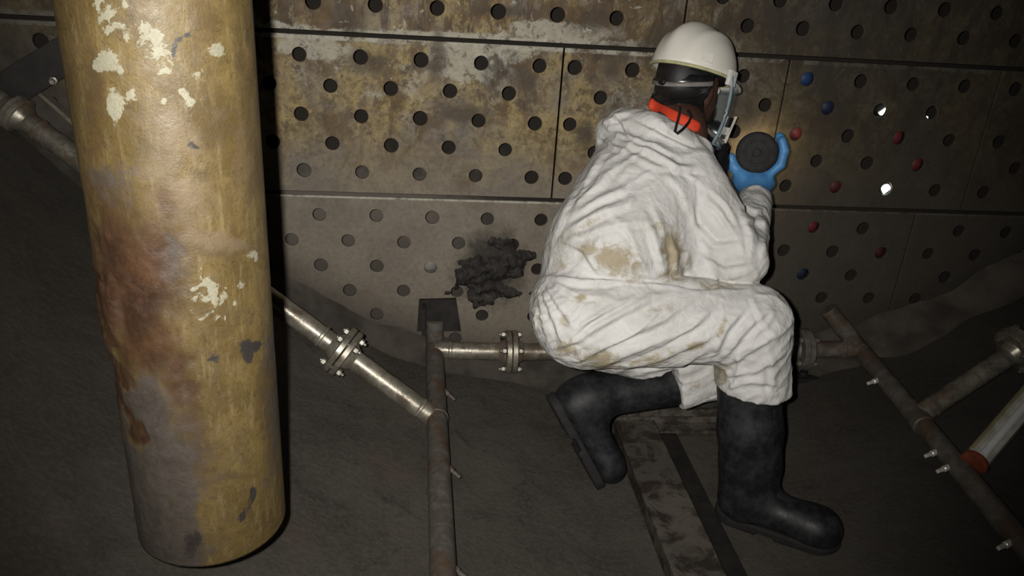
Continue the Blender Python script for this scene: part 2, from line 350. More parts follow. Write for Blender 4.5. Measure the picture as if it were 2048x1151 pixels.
# balls behind the plates, seen through their holes
BALLC = {'blue': plain('blue_plastic', (.013, .042, .13), .6, var=.1), 'navy': plain('navy_plastic', (.012, .018, .045), .6, var=.15), 'red': plain('red_plastic', (.12, .020, .021), .6, var=.12), 'maroon': plain('maroon_plastic', (.07, .015, .015), .6, var=.15), 'grey': plain('grey_plastic', (.20, .19, .175), .6, var=.15)}
for px, py, c, dx, lab in (
    (1613, 156, 'blue', 0, 'bright blue plastic ball filling a wall hole right of the helmet under the upper joint'),
    (1649, 212, 'navy', .006, 'dark navy plastic ball in the hole below right of the bright blue one'),
    (1590, 265, 'red', .012, 'red plastic ball half seen in the hole just above the blue glove'),
    (1800, 275, 'red', -.002, 'red plastic ball between the two bright wall lights'),
    (1830, 328, 'red', .002, 'red plastic ball right of and above the round wall light'),
    (1624, 452, 'red', 0, 'red plastic ball in the lower plate, level with the forearm of the worker'),
    (1817, 457, 'maroon', 0, 'maroon plastic ball in the lower plate, far right of the forearm'),
    (1670, 370, 'maroon', .006, 'maroon plastic ball left of the round wall light just above the lower joint'),
    (1602, 545, 'navy', 0, 'dark navy plastic ball in the lower plate level with the elbow'),
    (865, 533, 'grey', -.004, 'grey plastic ball in the lower plate left of the tar lump')):
    hx, hz = mid_hole(px, py); bm = bmesh.new(); bmesh.ops.create_icosphere(bm, subdivisions=3, radius=.030)
    V = [np.array(v.co)*[1, 1, 1]+[hx+dx, WY+.0275+abs(dx)*.6, hz] for v in bm.verts]; F = [[v.index for v in f.verts] for f in bm.faces]; bm.free()
    b = B().add(V, F)
    # moulded seam around the ball
    b.path([(hx+dx+.0302*math.cos(w), WY+.0265+abs(dx)*.6+.0302*math.sin(w)*.5, hz+.0302*math.sin(w)*.866) for w in [k*math.pi/12 for k in range(24)]], .0009, 5, True)
    tag(b.make('plastic_ball', BALLC[c]), lab, 'ball', 'plastic balls behind the perforated wall')
# lamps shining behind three holes
lens = M('lamp_lens'); lens.set(col=(1, 1, .9), emit=(.93, 1, .86), es=9.); casing = plain('lamp_casing', (.03, .03, .03), .5)
for px, py, ex, ez, r, lab in ((1766, 220, .010, -.010, .016, 'bright lamp showing as a half moon in the hole nearest the upper joint'), (1853, 235, -.004, -.006, .0042, 'tiny bright lamp, a dot in the hole right of the half moon light'), (1771, 377, 0, 0, .0155, 'bright lamp filling the hole just above the lower joint')):
    c = at_y(px, py, WY+.03); d = np.array([.0, -1., .05]); d /= np.linalg.norm(d)
    L = tag(empty('work_lamp', c-[0, 0, r+.004]), lab, 'lamp', 'work lamps shining through the perforated wall')
    B().lathe(c-d*.05, c, [(0, r*.5), (.004, r*.8), (.03, r+.003), (.05, r+.003), (.0505, r+.0002)], 24).make('housing', casing, L)
    if r > .01:     # lens cut as seen: a half moon, a tear drop
        pts = []
        for k in range(28):
            w = 2*math.pi*k/28; q = np.array([math.cos(w)*r, math.sin(w)*r])
            if ex: a = np.array([-.62, .78]); q = q-a*max(0., q@a-.15*r)          # half moon: flat upper left side
            elif q[1] < 0: q = np.array([q[0]*(1+q[1]/r*.62)-.003*(-q[1]/r), q[1]*1.1])
            pts.append(c+[q[0], -.0015, q[1]])
        B().prism(pts, (0, -.001, 0)).make('lens', lens.m, L, smooth=False)
    else: B().tube(c, c+d*.002, r, 16).make('lens', lens.m, L)
# ------------------------------------------------------------------ steel materials
def pipe_metal(name, a, b, metal=.62, rough=.33):
    m = M(name); n = m.noise(22, 6, .7, dist=.5); n2 = m.noise(7, 5, .7); n3 = m.noise(120, 3)
    c = m.mix(m.step(n, .35, .65), a, b); c = m.mix(m.math('MULTIPLY', m.step(n2, .48, .60), .8), c, (.085, .05, .03))
    m.set(col=c, rough=m.step(n, .3, .7, rough-.06, rough+.16), metal=m.step(n2, .64, .5, .1, metal), spec=.5); m.bump(m.math('ADD', n, n3), .15, .003); return m.m
STEEL = pipe_metal('scuffed_steel_pipe', (.23, .21, .17), (.37, .34, .28))
STEEL_D = pipe_metal('sooty_steel_pipe', (.085, .076, .066), (.14, .127, .112), .2, .5)
BOLT = plain('bright_bolt_steel', (.23, .215, .185), .45, .6, .5, .4, 60)
BLACKIRON = plain('black_iron', (.022, .019, .017), .65, .2, .4, .3, 25)
PR = .0285
def unit(v): v = np.asarray(v, float); return v/np.linalg.norm(v)
def frame(d):
    d = unit(d); e = unit(np.cross(d, [0, 0, 1.])); return d, e, np.cross(e, d)
def flange(c, d, parent, mat, side=1, bolts=True, r=.071, th=.019):  # a ring whose mating face is at c and which extends along d
    d, e, g = frame(d)
    f = B().lathe(c, c+d*th, [(.0008, r-.003), (.003, r), (th-.003, r), (th, r-.003), (th+.001, PR+.012), (th+.014, PR+.006), (th+.022, PR+.001)], 40).make('flange', mat, parent)
    if bolts:
        for k in range(4):
            w = math.pi/4+k*math.pi/2+.25; q = c+(e*math.cos(w)+g*math.sin(w))*.056; b = B()
            b.tube(q-d*.036, q+d*.040, .0055, 10); b.lathe(q+d*(th+.001), q+d*(th+.02), [(0, .0085), (.001, .0105), (.011, .0105), (.012, .0085)], 6); b.lathe(q-d*(th+.001), q-d*(th+.02), [(0, .0085), (.001, .0105), (.011, .0105), (.012, .0085)], 6)
            b.make('bolt', BOLT, f)
    return f
def pipe_run(a, b, mat, name, parent, r=PR, beads=()):
    L = float(np.linalg.norm(b-a)); pr = [(0, r)]
    for h in beads: pr += [(h-.006, r), (h-.003, r+.003), (h+.003, r+.003), (h+.006, r)]
    pr.append((L, r)); return B().lathe(a, b, pr, 28).make(name, mat, parent)
NOZ = plain('bright_nozzle_steel', (.75, .70, .64), .35, .4, .5, .1, 60)
def nozzle(p, d, parent, mat=None):
    d = unit(d); return B().lathe(p, p+d, [(0, .0085), (.020, .0085), (.022, .0065), (.044, .0055), (.046, .003)], 12).make('nozzle', mat or NOZ, parent)
# header pipe at the left, running along the bottom towards the viewer
HZ = CAM_H-1.237; HX = .0525
hA = tag(empty('header_pipe', (HX, 1.6, floor_z(HX))), 'long sooty header pipe with a bolted bracket lying on the bottom left of the worker', 'pipe')
pipe_run(np.array([HX, 2.325, HZ]), np.array([HX+.012, .75, HZ]), STEEL_D, 'pipe', hA, .029, (.43,))
B().lathe((HX, 2.322, HZ-.01), (HX, 2.322, HZ+.2), [(0, .02), (.012, .029), (.05, .0295), (.10, .0295), (.105, .03)], 28).make('riser', STEEL_D, hA)
bk = B(); q0 = at_y(838, 600, 2.31); q1 = at_y(912, 598, 2.31); q2 = at_y(922, 662, 2.31); q3 = at_y(834, 662, 2.31)
bk.prism([q0, q1, q2, q3], (0, .012, 0)); bk.box((q0+q3)/2+[.018, -.02, 0], (.006, 0, 0), (0, .03, 0), (0, 0, .045)); bk.make('bracket', BLACKIRON, hA, smooth=False)
# stub with flange towards the centre spool
CYZ = at_y(890, 699, 2.275); c1 = at_y(1022, 703, 2.275); dC = unit(at_y(1730, 708, 2.25)-CYZ)
s0 = np.array([HX, CYZ[1], CYZ[2]]); pipe_run(s0, c1-dC*.02, STEEL, 'branch_stub', hA, PR, (.05,)); flange(c1, -dC, hA, STEEL)
for (x, y) in ((878, 782), (888, 934), (893, 1133)):
    p = at_z(x, y, HZ); p = np.array([HX+.024, p[1], HZ+.004]); nozzle(p, (.8, -.3, -.6), hA, STEEL_D)
# left branch: climbs the bottom to the left
bA = at_z(866, 834, HZ); bB = at_y(20, 218, 2.2); dB = unit(bB-bA)
def on_line(x, a, d):                                   # point of a line seen at pixel column x
    lo, hi = 0., 3.
    for _ in range(50):
        mid = (lo+hi)/2; px = to_px(a+d*mid)[0]
        if (px > x) == (to_px(a)[0] > x): lo = mid
        else: hi = mid
    return a+d*lo
f1 = on_line(686, bA, dB); f2 = on_line(32, bA, dB)
L1 = float(np.linalg.norm(f1-bA)); pipe_run(bA, f1-dB*.02, STEEL, 'branch_stub', hA, PR, (.045,)); flange(f1, -dB, hA, STEEL)
sp = tag(empty('pipe_spool', (f1+f2)/2-[0, 0, .1]), 'scuffed steel pipe climbing to the left behind the yellow column', 'pipe')
pipe_run(f1+dB*.02, f2-dB*.02, STEEL, 'pipe', sp, PR, (.05, float(np.linalg.norm(f2-f1))-.09)); flange(f1, dB, sp, STEEL, bolts=False); flange(f2, -dB, sp, STEEL, r=.05, th=.014, bolts=False)
sp2 = tag(empty('pipe_spool', f2+dB*.1-[0, 0, .1]), 'end of a steel pipe in the upper left corner under the dark bar', 'pipe')
pipe_run(f2+dB*.015, f2+dB*.5, STEEL, 'pipe', sp2); flange(f2, dB, sp2, STEEL, r=.05, th=.014, bolts=False)
# right header pipe
rA = at_z(1722, 700, CAM_H-1.195); rB = at_floor(2056, 1100, .05); rE = rB+unit(rB-rA)*.6; rE[2] = floor_z(rE[0])+.05
hB = tag(empty('header_pipe', (rA+rB)/2-[0, 0, .08]), 'long sooty header pipe slanting across the bottom right corner', 'pipe')
rT = at_y(1655, 618, 2.29)
B().path([rT, rT*.35+rA*.65, rA, rA*.9+rB*.1, rA*.5+rB*.5, rB, rE], .029, 24).make('pipe', STEEL_D, hB)
c2 = at_y(1604, 698, 2.255); pipe_run(rA+[0, 0, .004], c2+dC*.02, STEEL_D, 'branch_stub', hB, PR, (.06,)); flange(c2, dC, hB, STEEL_D)
cs = tag(empty('pipe_spool', (c1+c2)/2-[0, 0, .1]), 'level steel pipe passing behind the crouching worker', 'pipe')
pipe_run(c1+dC*.02, c2-dC*.02, STEEL, 'pipe', cs); flange(c1, dC, cs, STEEL, bolts=False); flange(c2, -dC, cs, STEEL_D, bolts=False)
# tee weld and right branch
def near(x, y):                                         # point of the right header seen nearest a pixel
    best = None
    for k in range(200):
        p = rA+(rB-rA)*k/199; q = to_px(p); e = (q[0]-x)**2+(q[1]-y)**2
        if best is None or e < best[0]: best = (e, p)
    return best[1]
w0 = near(1838, 828); w1 = at_floor(2044, 694, .10); dW = unit(w1-w0)
f3 = on_line(2038, w0, dW); pipe_run(w0, f3-dW*.02, STEEL, 'branch_stub', hB, PR, (.055,)); flange(f3, -dW, hB, STEEL)
B().lathe(w0-unit(rB-rA)*.05, w0+unit(rB-rA)*.05, [(0, .029), (.004, .0325), (.096, .0325), (.1, .029)], 24).make('tee', STEEL_D, hB)
sp3 = tag(empty('pipe_spool', f3+dW*.2-[0, 0, .1]), 'short piece of pipe beyond the flange at the right edge', 'pipe')
pipe_run(f3+dW*.02, f3+dW*.4, STEEL, 'pipe', sp3); flange(f3, dW, sp3, STEEL, bolts=False)
for x, y in ((1757, 768), (1872, 912), (1902, 938), (2018, 1096)):
    p = near(x, y); nozzle(p-[.024, .004, .002], (-1, -.35, -.1), hB)
# support post under the right flange
pp = at_y(1606, 752, 2.22); pf = np.array([pp[0], pp[1], floor_z(pp[0])])
po = tag(empty('pipe_support', pf), 'thin dark post and foot standing under the level pipe right of the worker', 'support')
B().tube(pf+[0, 0, .012], pp+[0, 0, .02], .013, 14).make('post', BLACKIRON, po); B().box(pf+[0, 0, .008], (.045, 0, 0), (0, .03, 0), (0, 0, .008), .002).make('foot', BLACKIRON, po, smooth=False)
# ------------------------------------------------------------------ bars at the upper left, beams under the worker
e0 = at_y(-30, 208, 2.26); e1 = at_y(132, 108, 2.30); d = unit(e1-e0); n = unit(np.cross(d, [0, 1, .1])); 
bar = tag(empty('flat_bar', (e0+e1)/2-[0, 0, .07]), 'broad dark iron bar slanting across the upper left corner', 'bar')
B().box((e0+e1)/2+d*.06, d*(np.linalg.norm(e1-e0)/2+.06), n*.045, np.cross(d, n)*.006, .002).make('plate', BLACKIRON, bar, smooth=False)
for x, y in ((108, 160),):
    p = at_y(x, y, 2.285); B().lathe(p, p+[.012, -.05, .0], [(0, .011), (.014, .011), (.015, .006), (.035, .006)], 6).make('bolt', BOLT, bar)
e0 = at_y(58, 178, 2.325); e1 = at_y(152, 258, 2.325); d = unit(e1-e0); n = unit(np.cross(d, [0, 1, 0]))
tag(B().box((e0+e1)/2, d*np.linalg.norm(e1-e0)/2, n*.014, np.cross(d, n)*.004, .001).make('metal_strip', plain('dull_strip', (.17, .145, .11), .6, .2), smooth=False), 'narrow pale metal strip leaning between the pipe and the dark bar', 'strip')
bz = CAM_H-1.315; by0, by1 = 1.0, 1.99
beam = tag(empty('support_beam', (.645, 1.5, floor_z(.65))), 'dirty steel channel beam running from under the worker towards the viewer', 'beam')
BEAM = M('dirty_beam_steel'); bn = BEAM.noise(14, 6, .7, dist=.5); bn2 = BEAM.noise(5, 5)
BEAM.set(col=BEAM.mix(BEAM.step(bn, .42, .6), BEAM.mix(BEAM.step(bn2, .4, .6), (.070, .061, .052), (.10, .088, .073)), (.030, .023, .018)), rough=.75, spec=.25); BEAM.bump(bn, .4, .01)
B().box((.652, (by0+by1)/2, bz), (.062, 0, 0), (0, (by1-by0)/2, 0), (0, 0, .006), .002).make('flange_plate', BEAM.m, beam, smooth=False)
B().box((.708, (by0+by1)/2, bz-.028), (.006, 0, 0), (0, (by1-by0)/2, 0), (0, 0, .024), .001).make('web', BEAM.m, beam, smooth=False)
B().box((.750, (by0+by1)/2, bz-.046), (.040, 0, 0), (0, (by1-by0)/2, 0), (0, 0, .005), .001).make('ledge', BLACKIRON, beam, smooth=False)
B().box((.60, (by0+by1)/2, bz-.03), (.006, 0, 0), (0, (by1-by0)/2, 0), (0, 0, .024), .001).make('web', BEAM.m, beam, smooth=False)
cbm = tag(empty('cross_beam', (.74, 2.06, floor_z(.74))), 'dark cross bar at the far end of the channel beam between the boots', 'beam')
B().box((.76, 2.03, bz+.02), (.19, 0, 0), (0, .026, 0), (0, 0, .012), .003).make('upper_flange', BEAM.m, cbm, smooth=False)
B().box((.76, 2.05, bz-.015), (.19, 0, 0), (0, .008, 0), (0, 0, .035), .002).make('web', BEAM.m, cbm, smooth=False)
B().box((.76, 2.02, bz-.045), (.19, 0, 0), (0, .03, 0), (0, 0, .008), .002).make('lower_flange', BEAM.m, cbm, smooth=False)
# ------------------------------------------------------------------ lamp tube in the lower right
ta = at_floor(1948, 925, .075); tb = at_floor(2130, 712, .085); dT = unit(tb-ta); _, eT, gT = frame(dT); LT = float(np.linalg.norm(tb-ta))
vw = unit(CAMP-(ta+tb)/2); vw = unit(vw-dT*(vw@dT)); wT = unit(np.cross(dT, vw)); TR = .033
lt = tag(empty('lamp_tube', ta-[0, 0, TR]), 'clear lamp tube with a white strip and orange end lying in the lower right corner', 'lamp')
gl = M('clear_plastic'); gl.set(col=(.55, .55, .50), rough=.08, alpha=.10, spec=.6)
B().lathe(ta, tb, [(.0, TR-.0015), (.0, TR), (LT, TR), (LT, TR-.0015), (0, TR-.0015)], 32, False).make('tube', gl.m, lt)
B().prism([ta+dT*.03+wT*q+vw*s for q, s in ((-.028, -.004), (-.026, .004), (-.012, -.010), (.012, -.010), (.026, .004), (.028, -.004), (.012, -.014), (-.012, -.014))], dT*(LT-.04)).make('reflector', plain('silver_reflector', (.62, .61, .54), .4, .2), lt, smooth=False)
B().tube(ta+dT*.035+vw*.002+wT*.004, tb-dT*.03+vw*.002+wT*.004, .0105, 20).make('light_strip', plain('white_strip', (.85, .85, .85), .5, var=.05), lt)
B().prism([ta+dT*.03+wT*q+vw*s for q, s in ((-.030, .004), (-.024, .012), (-.021, .010), (-.027, .002))], dT*(LT-.04)).make('edge_strip', plain('olive_strip', (.35, .30, .12), .5), lt, smooth=False)
B().lathe(ta-dT*.004, tb, [(0, TR-.006), (.002, TR+.001), (.012, TR+.002), (.015, TR+.0005)], 32).make('end_cap', plain('orange_cap', (.20, .05, .025), .5), lt)
# ------------------------------------------------------------------ deposits
TAR = M('black_tar'); t1 = TAR.noise(40, 6, .7); TAR.set(col=TAR.mix(TAR.step(t1, .4, .7), (.014, .012, .011), (.05, .043, .037)), rough=.6, spec=.4); TAR.bump(t1, .8, .012)
def crust(cx, cz, su, sz, th, seed, nu=60, nz=60):
    V = []; F = []; g = np.array([(i/nu*2-1, j/nz*2-1) for j in range(nz+1) for i in range(nu+1)])
    r = np.hypot(g[:, 0], g[:, 1]); X = cx+g[:, 0]*su; Z = cz+g[:, 1]*sz; q = np.stack([X*22, Z*22, 0*X+seed], 1)
    h = th*np.clip(.95-r*1.5+(fbm(q, seed, 4)-.5)*2.6, -.2, 1.3); Y = WY-.0145-h
    V = np.stack([X, Y, Z], 1); keep = h > -.004
    for j in range(nz):
        for i in range(nu):
            k = j*(nu+1)+i; f = (k, k+1, k+nu+2, k+nu+1)
            if keep[list(f)].any(): F.append(f)
    used = sorted({i for f in F for i in f}); mp = {k: i for i, k in enumerate(used)}
    return B().add(V[used], [tuple(mp[i] for i in f) for f in F])
c = at_y(985, 540, WY)
tag(crust(c[0]-.005, c[2]-.01, .16, .13, .024, 5, 80, 70).add(*(lambda b: (b.v, b.f))(crust(c[0]+.085, c[2]+.045, .06, .07, .02, 9, 40, 40))).make('tar_lump', TAR.m), 'black crusty tar lump stuck to the wall left of the worker', 'deposit')
# dust bank along the foot of the wall
SED = plain('grey_dust', (.062, .054, .046), .9, 0, .15, .35, 9)
V = []; F = []; nu, nv = 160, 8; us = np.linspace(-1.3, 2.55, nu+1)
for i, u in enumerate(us):
    zf = arc(u, 0); nrm = np.array([CX-u, 0, CZ-zf]); nrm /= np.linalg.norm(nrm)
    hh = .035+.05*fbm(np.array([[u*3.3, 2., 1.]]), 4)[0]+.03*vnoise(np.array([[u*13., 5., 1.]]), 8)[0]
    for j in range(nv+1):
        w = j/nv; ht = hh*(1-w)**1.4; dy = .016+w*(.05+hh*1.1)
        p = np.array([u, WY-dy, zf])+nrm*(ht-.004*w+.008*(vnoise(np.array([[u*30, w*6., 2.]]), 6)[0]-.5)*(1-w)); V.append(p)
for i in range(nu):
    for j in range(nv): k = i*(nv+1)+j; F.append((k, k+1, k+nv+2, k+nv+1))
tag(mk('dust_bank', V, F, SED), 'bank of grey dust along the foot of the perforated wall', 'dust', kind='stuff')
# ------------------------------------------------------------------ yellow column
AZ = math.radians(-16.87); YD = 1.2; YR = .1204; yc = np.array([YD*math.sin(AZ), YD*math.cos(AZ)]); zb = CAM_H-.952; zt = CAM_H+.75
na, nz = 300, 420; A = np.linspace(0, 2*math.pi, na, endpoint=False); H = np.linspace(0, 1, nz+1)
aa, hh = np.meshgrid(A, H); X = np.stack([yc[0]+YR*np.cos(aa), yc[1]+YR*np.sin(aa), zb+(zt-zb)*hh], -1).reshape(-1, 3)
nr = np.stack([np.cos(aa), np.sin(aa), 0*aa], -1).reshape(-1, 3)
front = (nr@(CAMP-[yc[0], yc[1], CAM_H])[:3] > 0)
px, py, _ = to_px(X)
for sc_, am_ in ((14, 34), (40, 16), (95, 8)):
    w_ = [fbm(X*sc_, k_+int(sc_), 3)-.5 for k_ in (0, 17)]; px = px+am_*2*w_[0]; py = py+am_*2*w_[1]
m_rust = spots(px, py, [(375, 800, 24, 90, -18, .62), (405, 900, 30, 60, 0, .45), (350, 730, 34, 40, 0, .75), (215, 560, 45, 190, 4, .9), (180, 300, 26, 260, 6, .42), (150, 120, 22, 160, 6, .38), (285, 590, 75, 150, 12, 1.), (235, 520, 55, 130, 0, .85), (300, 700, 70, 60, 30, .8), (345, 660, 30, 60, 0, .5), (370, 780, 30, 60, -15, .75), (250, 460, 60, 60, 0, .6), (200, 400, 40, 60, 0, .6), (330, 420, 25, 50, -25, .6), (240, 760, 22, 60, -8, .8), (262, 820, 11, 70, -18, 1.), (288, 870, 8, 30, -20, 1.)])
m_grey = spots(px, py, [(230, 380, 60, 50, 0, .55), (255, 330, 50, 30, 0, .42), (500, 480, 60, 20, 0, .35), (300, 830, 60, 90, -20, 1.), (320, 930, 90, 90, 0, 1.1), (300, 1040, 90, 90, 0, 1.1), (385, 1000, 28, 70, 0, .9), (350, 1110, 70, 40, 0, 1.), (345, 520, 28, 75, -18, .6), (205, 360, 40, 40, 0, .65), (555, 830, 22, 160, 0, .6), (540, 690, 24, 60, 0, .65), (400, 500, 90, 18, 0, .2), (290, 770, 40, 30, 0, .9)])
m_grey = m_grey*(1-.9*spots(px, py, [(262, 820, 9, 75, -18, 1.), (288, 872, 7, 32, -20, 1.)]))
m_flake = spots(px, py, [(205, 12, 18, 22, 0, .75), (225, 45, 16, 20, 0, .72), (248, 75, 22, 14, 30, .7), (262, 98, 12, 10, 0, .62), (213, 132, 26, 20, 10, .95), (245, 148, 16, 14, 0, .75), (232, 222, 20, 34, -15, 1.), (268, 210, 15, 11, 0, .95), (327, 207, 9, 6, 0, .9), (386, 194, 16, 17, 0, 1.), (455, 96, 19, 13, 0, .7), (320, 100, 50, 55, 0, .46), (405, 130, 25, 22, 0, .45), (345, 150, 22, 6, 0, .62), (425, 188, 8, 6, 0, .7), (410, 572, 26, 12, 5, .85), (385, 580, 14, 7, 0, .8), (418, 600, 9, 24, 5, .85), (390, 602, 20, 6, -5, .8), (432, 612, 10, 16, 30, .8), (440, 590, 14, 7, -20, .75), (400, 625, 18, 7, 8, .75), (365, 600, 10, 5, 0, .75), (412, 640, 14, 6, 10, .75), (430, 645, 6, 12, 0, .75), (378, 622, 8, 4, 0, .7), (400, 555, 6, 9, 0, .7), (498, 515, 10, 14, 0, .66), (476, 578, 10, 18, 30, .66), (464, 620, 5, 5, 0, .95), (430, 655, 10, 5, 20, .75), (250, 20, 14, 18, 0, .6)])
m_dark = spots(px, py, [(488, 688, 28, 16, -30, .95), (416, 722, 15, 7, -10, .95), (512, 995, 12, 26, 0, .9), (498, 1018, 10, 12, 0, .9), (385, 1080, 25, 40, 0, .7), (360, 95, 7, 26, 8, .8), (375, 65, 22, 5, -20, .75), (300, 155, 25, 5, -8, .6), (400, 280, 24, 8, 25, .65), (330, 118, 10, 8, 0, .55), (265, 640, 30, 70, -10, .35), (415, 330, 8, 30, 0, .45)])
m_umb = spots(px, py, [(515, 120, 26, 150, 0, .75), (505, 330, 34, 120, 0, .62), (300, 60, 34, 60, 0, .5), (430, 40, 50, 40, 0, .5), (440, 250, 50, 70, -25, .62), (300, 300, 70, 50, 0, .5), (400, 345, 40, 20, 0, .6), (180, 180, 26, 120, 4, .7), (230, 300, 40, 50, 0, .5), (440, 500, 80, 26, 0, .75), (450, 640, 50, 40, 0, .55), (540, 780, 26, 200, 0, .7), (400, 880, 30, 90, -8, .62), (480, 900, 40, 60, 0, .45), (450, 960, 60, 14, -10, .6), (430, 1080, 60, 40, 0, .5), (200, 250, 40, 90, 0, .5)])
m_tan = spots(px, py, [(360, 400, 90, 60, 0, .62), (480, 300, 30, 120, 8, .5), (440, 230, 60, 26, 0, .5), (330, 250, 60, 50, 0, .7), (400, 270, 40, 60, 20, .6), (320, 330, 60, 40, 0, .6), (420, 480, 80, 28, 0, .9), (330, 40, 80, 60, 0, .4)])
dsp = -.006*np.clip((m_rust-.35)*2.2, 0, 1)*(fbm(X*45, 2, 3)-.15)-.0015*m_grey*fbm(X*90, 4, 2)+.0012*m_flake+.009*spots(px, py, [(206, 640, 16, 70, 0, 1.), (190, 520, 14, 40, 0, .5)])-.006*spots(px, py, [(212, 760, 18, 50, 0, 1.)])
Xd = X+nr*(dsp*np.where(hh.reshape(-1) < .995, 1, 0))[:, None]
# inner bore
Xi = np.stack([yc[0]+(YR-.012)*np.cos(aa), yc[1]+(YR-.012)*np.sin(aa), zb+(zt-zb)*hh], -1)[[0, nz]].reshape(-1, 3)
F = [(j*na+i, j*na+(i+1) % na, (j+1)*na+(i+1) % na, (j+1)*na+i) for j in range(nz) for i in range(na)]; o1 = len(X)
F += [(o1+(i+1) % na, o1+i, o1+na+i, o1+na+(i+1) % na) for i in range(na)]+[((i+1) % na, i, o1+i, o1+(i+1) % na) for i in range(na)]
Y = M('peeling_yellow_paint'); k1 = Y.noise(11, 7, .72, dist=.6); k2 = Y.noise(38, 7, .78, dist=.9); k3 = Y.noise(240, 3, .7); k4 = Y.noise(7, 7, .75, stretch=(3.2, 3.2, .5), dist=.4); k5 = Y.noise(55, 5, .7, stretch=(1.6, 1.6, .3)); k6 = Y.noise(100, 5, .75, dist=1.)
kk = Y.math('ADD', Y.math('ADD', Y.math('MULTIPLY', k1, .4), Y.math('MULTIPLY', k2, .4)), Y.math('MULTIPLY', k6, .2))
col = Y.mix(Y.step(k1, .35, .65), (.084, .056, .018), (.145, .101, .035))
col = Y.mix(Y.math('MULTIPLY', Y.step(k5, .50, .68), .38), col, (.24, .19, .095))
col = Y.mix(Y.math('MULTIPLY', Y.step(k4, .50, .66), .6), col, (.085, .055, .026))
col = Y.mix(Y.math('MULTIPLY', Y.step(k2, .56, .66), .4), col, (.09, .062, .030))
edge = lambda a, w, sh: Y.step(Y.math('ADD', Y.attr(a), Y.math('MULTIPLY', Y.math('SUBTRACT', kk, .5), w)), .5-sh, .5+sh)
col = Y.mix(Y.math('MULTIPLY', edge('umber', 1.9, .22), .85), col, Y.mix(k6, (.040, .026, .013), (.098, .066, .028)))
col = Y.mix(Y.math('MULTIPLY', Y.step(k6, .56, .64), .55), col, (.045, .03, .015))
col = Y.mix(Y.math('MULTIPLY', edge('tan', 1.4, .25), .9), col, Y.mix(k2, (.105, .075, .044), (.175, .128, .072)))
col = Y.mix(Y.math('MULTIPLY', edge('rust', 1.7, .34), .93), col, Y.mix(Y.step(kk, .38, .62), (.026, .012, .009), Y.mix(k1, (.050, .021, .011), (.085, .038, .014))))
col = Y.mix(Y.math('MULTIPLY', edge('grey', 1.5, .28), .93), col, Y.mix(Y.step(kk, .35, .65), (.048, .040, .036), (.082, .070, .062)))
col = Y.mix(edge('dark', 2.6, .12), col, (.030, .026, .024))
col = Y.mix(edge('flake', 3.4, .05), col, Y.mix(k2, (.20, .185, .125), (.29, .275, .205)))
col = Y.mix(Y.math('MULTIPLY', Y.step(k3, .4, .75), .25), col, (.045, .034, .02))
Y.set(col=col, rough=Y.step(k2, .3, .7, .38, .62), spec=.5)
Y.bump(Y.math('ADD', Y.math('ADD', k2, Y.math('MULTIPLY', k3, .5)), Y.math('MULTIPLY', edge('flake', 3.4, .05), .5)), .3, .005)
col_o = mk('downcomer_pipe', np.vstack([Xd, Xi]), F, Y.m, origin=(yc[0], yc[1], zb))
for nm, a in (('rust', m_rust), ('grey', m_grey), ('flake', m_flake), ('dark', m_dark), ('tan', m_tan), ('umber', m_umb)): attribute(col_o, nm, np.concatenate([a, np.zeros(len(Xi))]))
tag(col_o, 'thick mustard yellow pipe column with peeling paint and rust hanging at the left', 'pipe')
# ------------------------------------------------------------------ the worker
def P(x, y, t): return at(x, y, t)
def R(px_, t): return px_*t/1593.
I3 = np.eye(3)
# head frame: turned right and away, bowed
hF0 = unit(np.array([RT[0], RT[1], 0])*math.sin(math.radians(52))+np.array([FW[0], FW[1], 0])/_cp*math.cos(math.radians(52)))
hp = math.radians(24); hF = hF0*math.cos(hp)-np.array([0, 0, 1.])*math.sin(hp); hU = hF0*math.sin(hp)+np.array([0, 0, 1.])*math.cos(hp); hS = np.cross(hF, hU)   # hS: head's right
_rm = np.array(Matrix.Rotation(math.radians(9), 3, Vector(-FW))); hF, hS, hU = _rm@hF, _rm@hS, _rm@hU    # head leaning a little to the side
hA_ = np.array([hF, hS, hU]); HC = P(1380, 168, 2.18); NK = P(1352, 275, 2.10)
hip_r, knee_r, hem_r = P(1178, 640, 1.95), P(1502, 648, 1.97), P(1506, 776, 2.03)
hip_l, knee_l, hem_l = P(1190, 650, 2.10), P(1440, 738, 2.20), P(1345, 772, 2.18)
sh_r, el_r, cu_r = P(1375, 355, 2.03), P(1478, 518, 1.985), P(1511, 398, 2.20)
sh_l, el_l, cu_l = P(1235, 330, 2.20), P(1330, 470, 2.34), P(1425, 430, 2.40)
SKIN = plain('dark_brown_skin', (.085, .040, .028), .5, 0, .45, .15, 60)
GL_C = P(1514, 305, 2.265)                              # centre of the held lamp
fx = unit(ray(1514, 305)); fr = unit(np.cross(fx, [0, 0, 1.])); fu = np.cross(fr, fx); TRD = .058
palm = GL_C-fu*(TRD+.020)+fx*.01; wrist = cu_r*.75+palm*.25
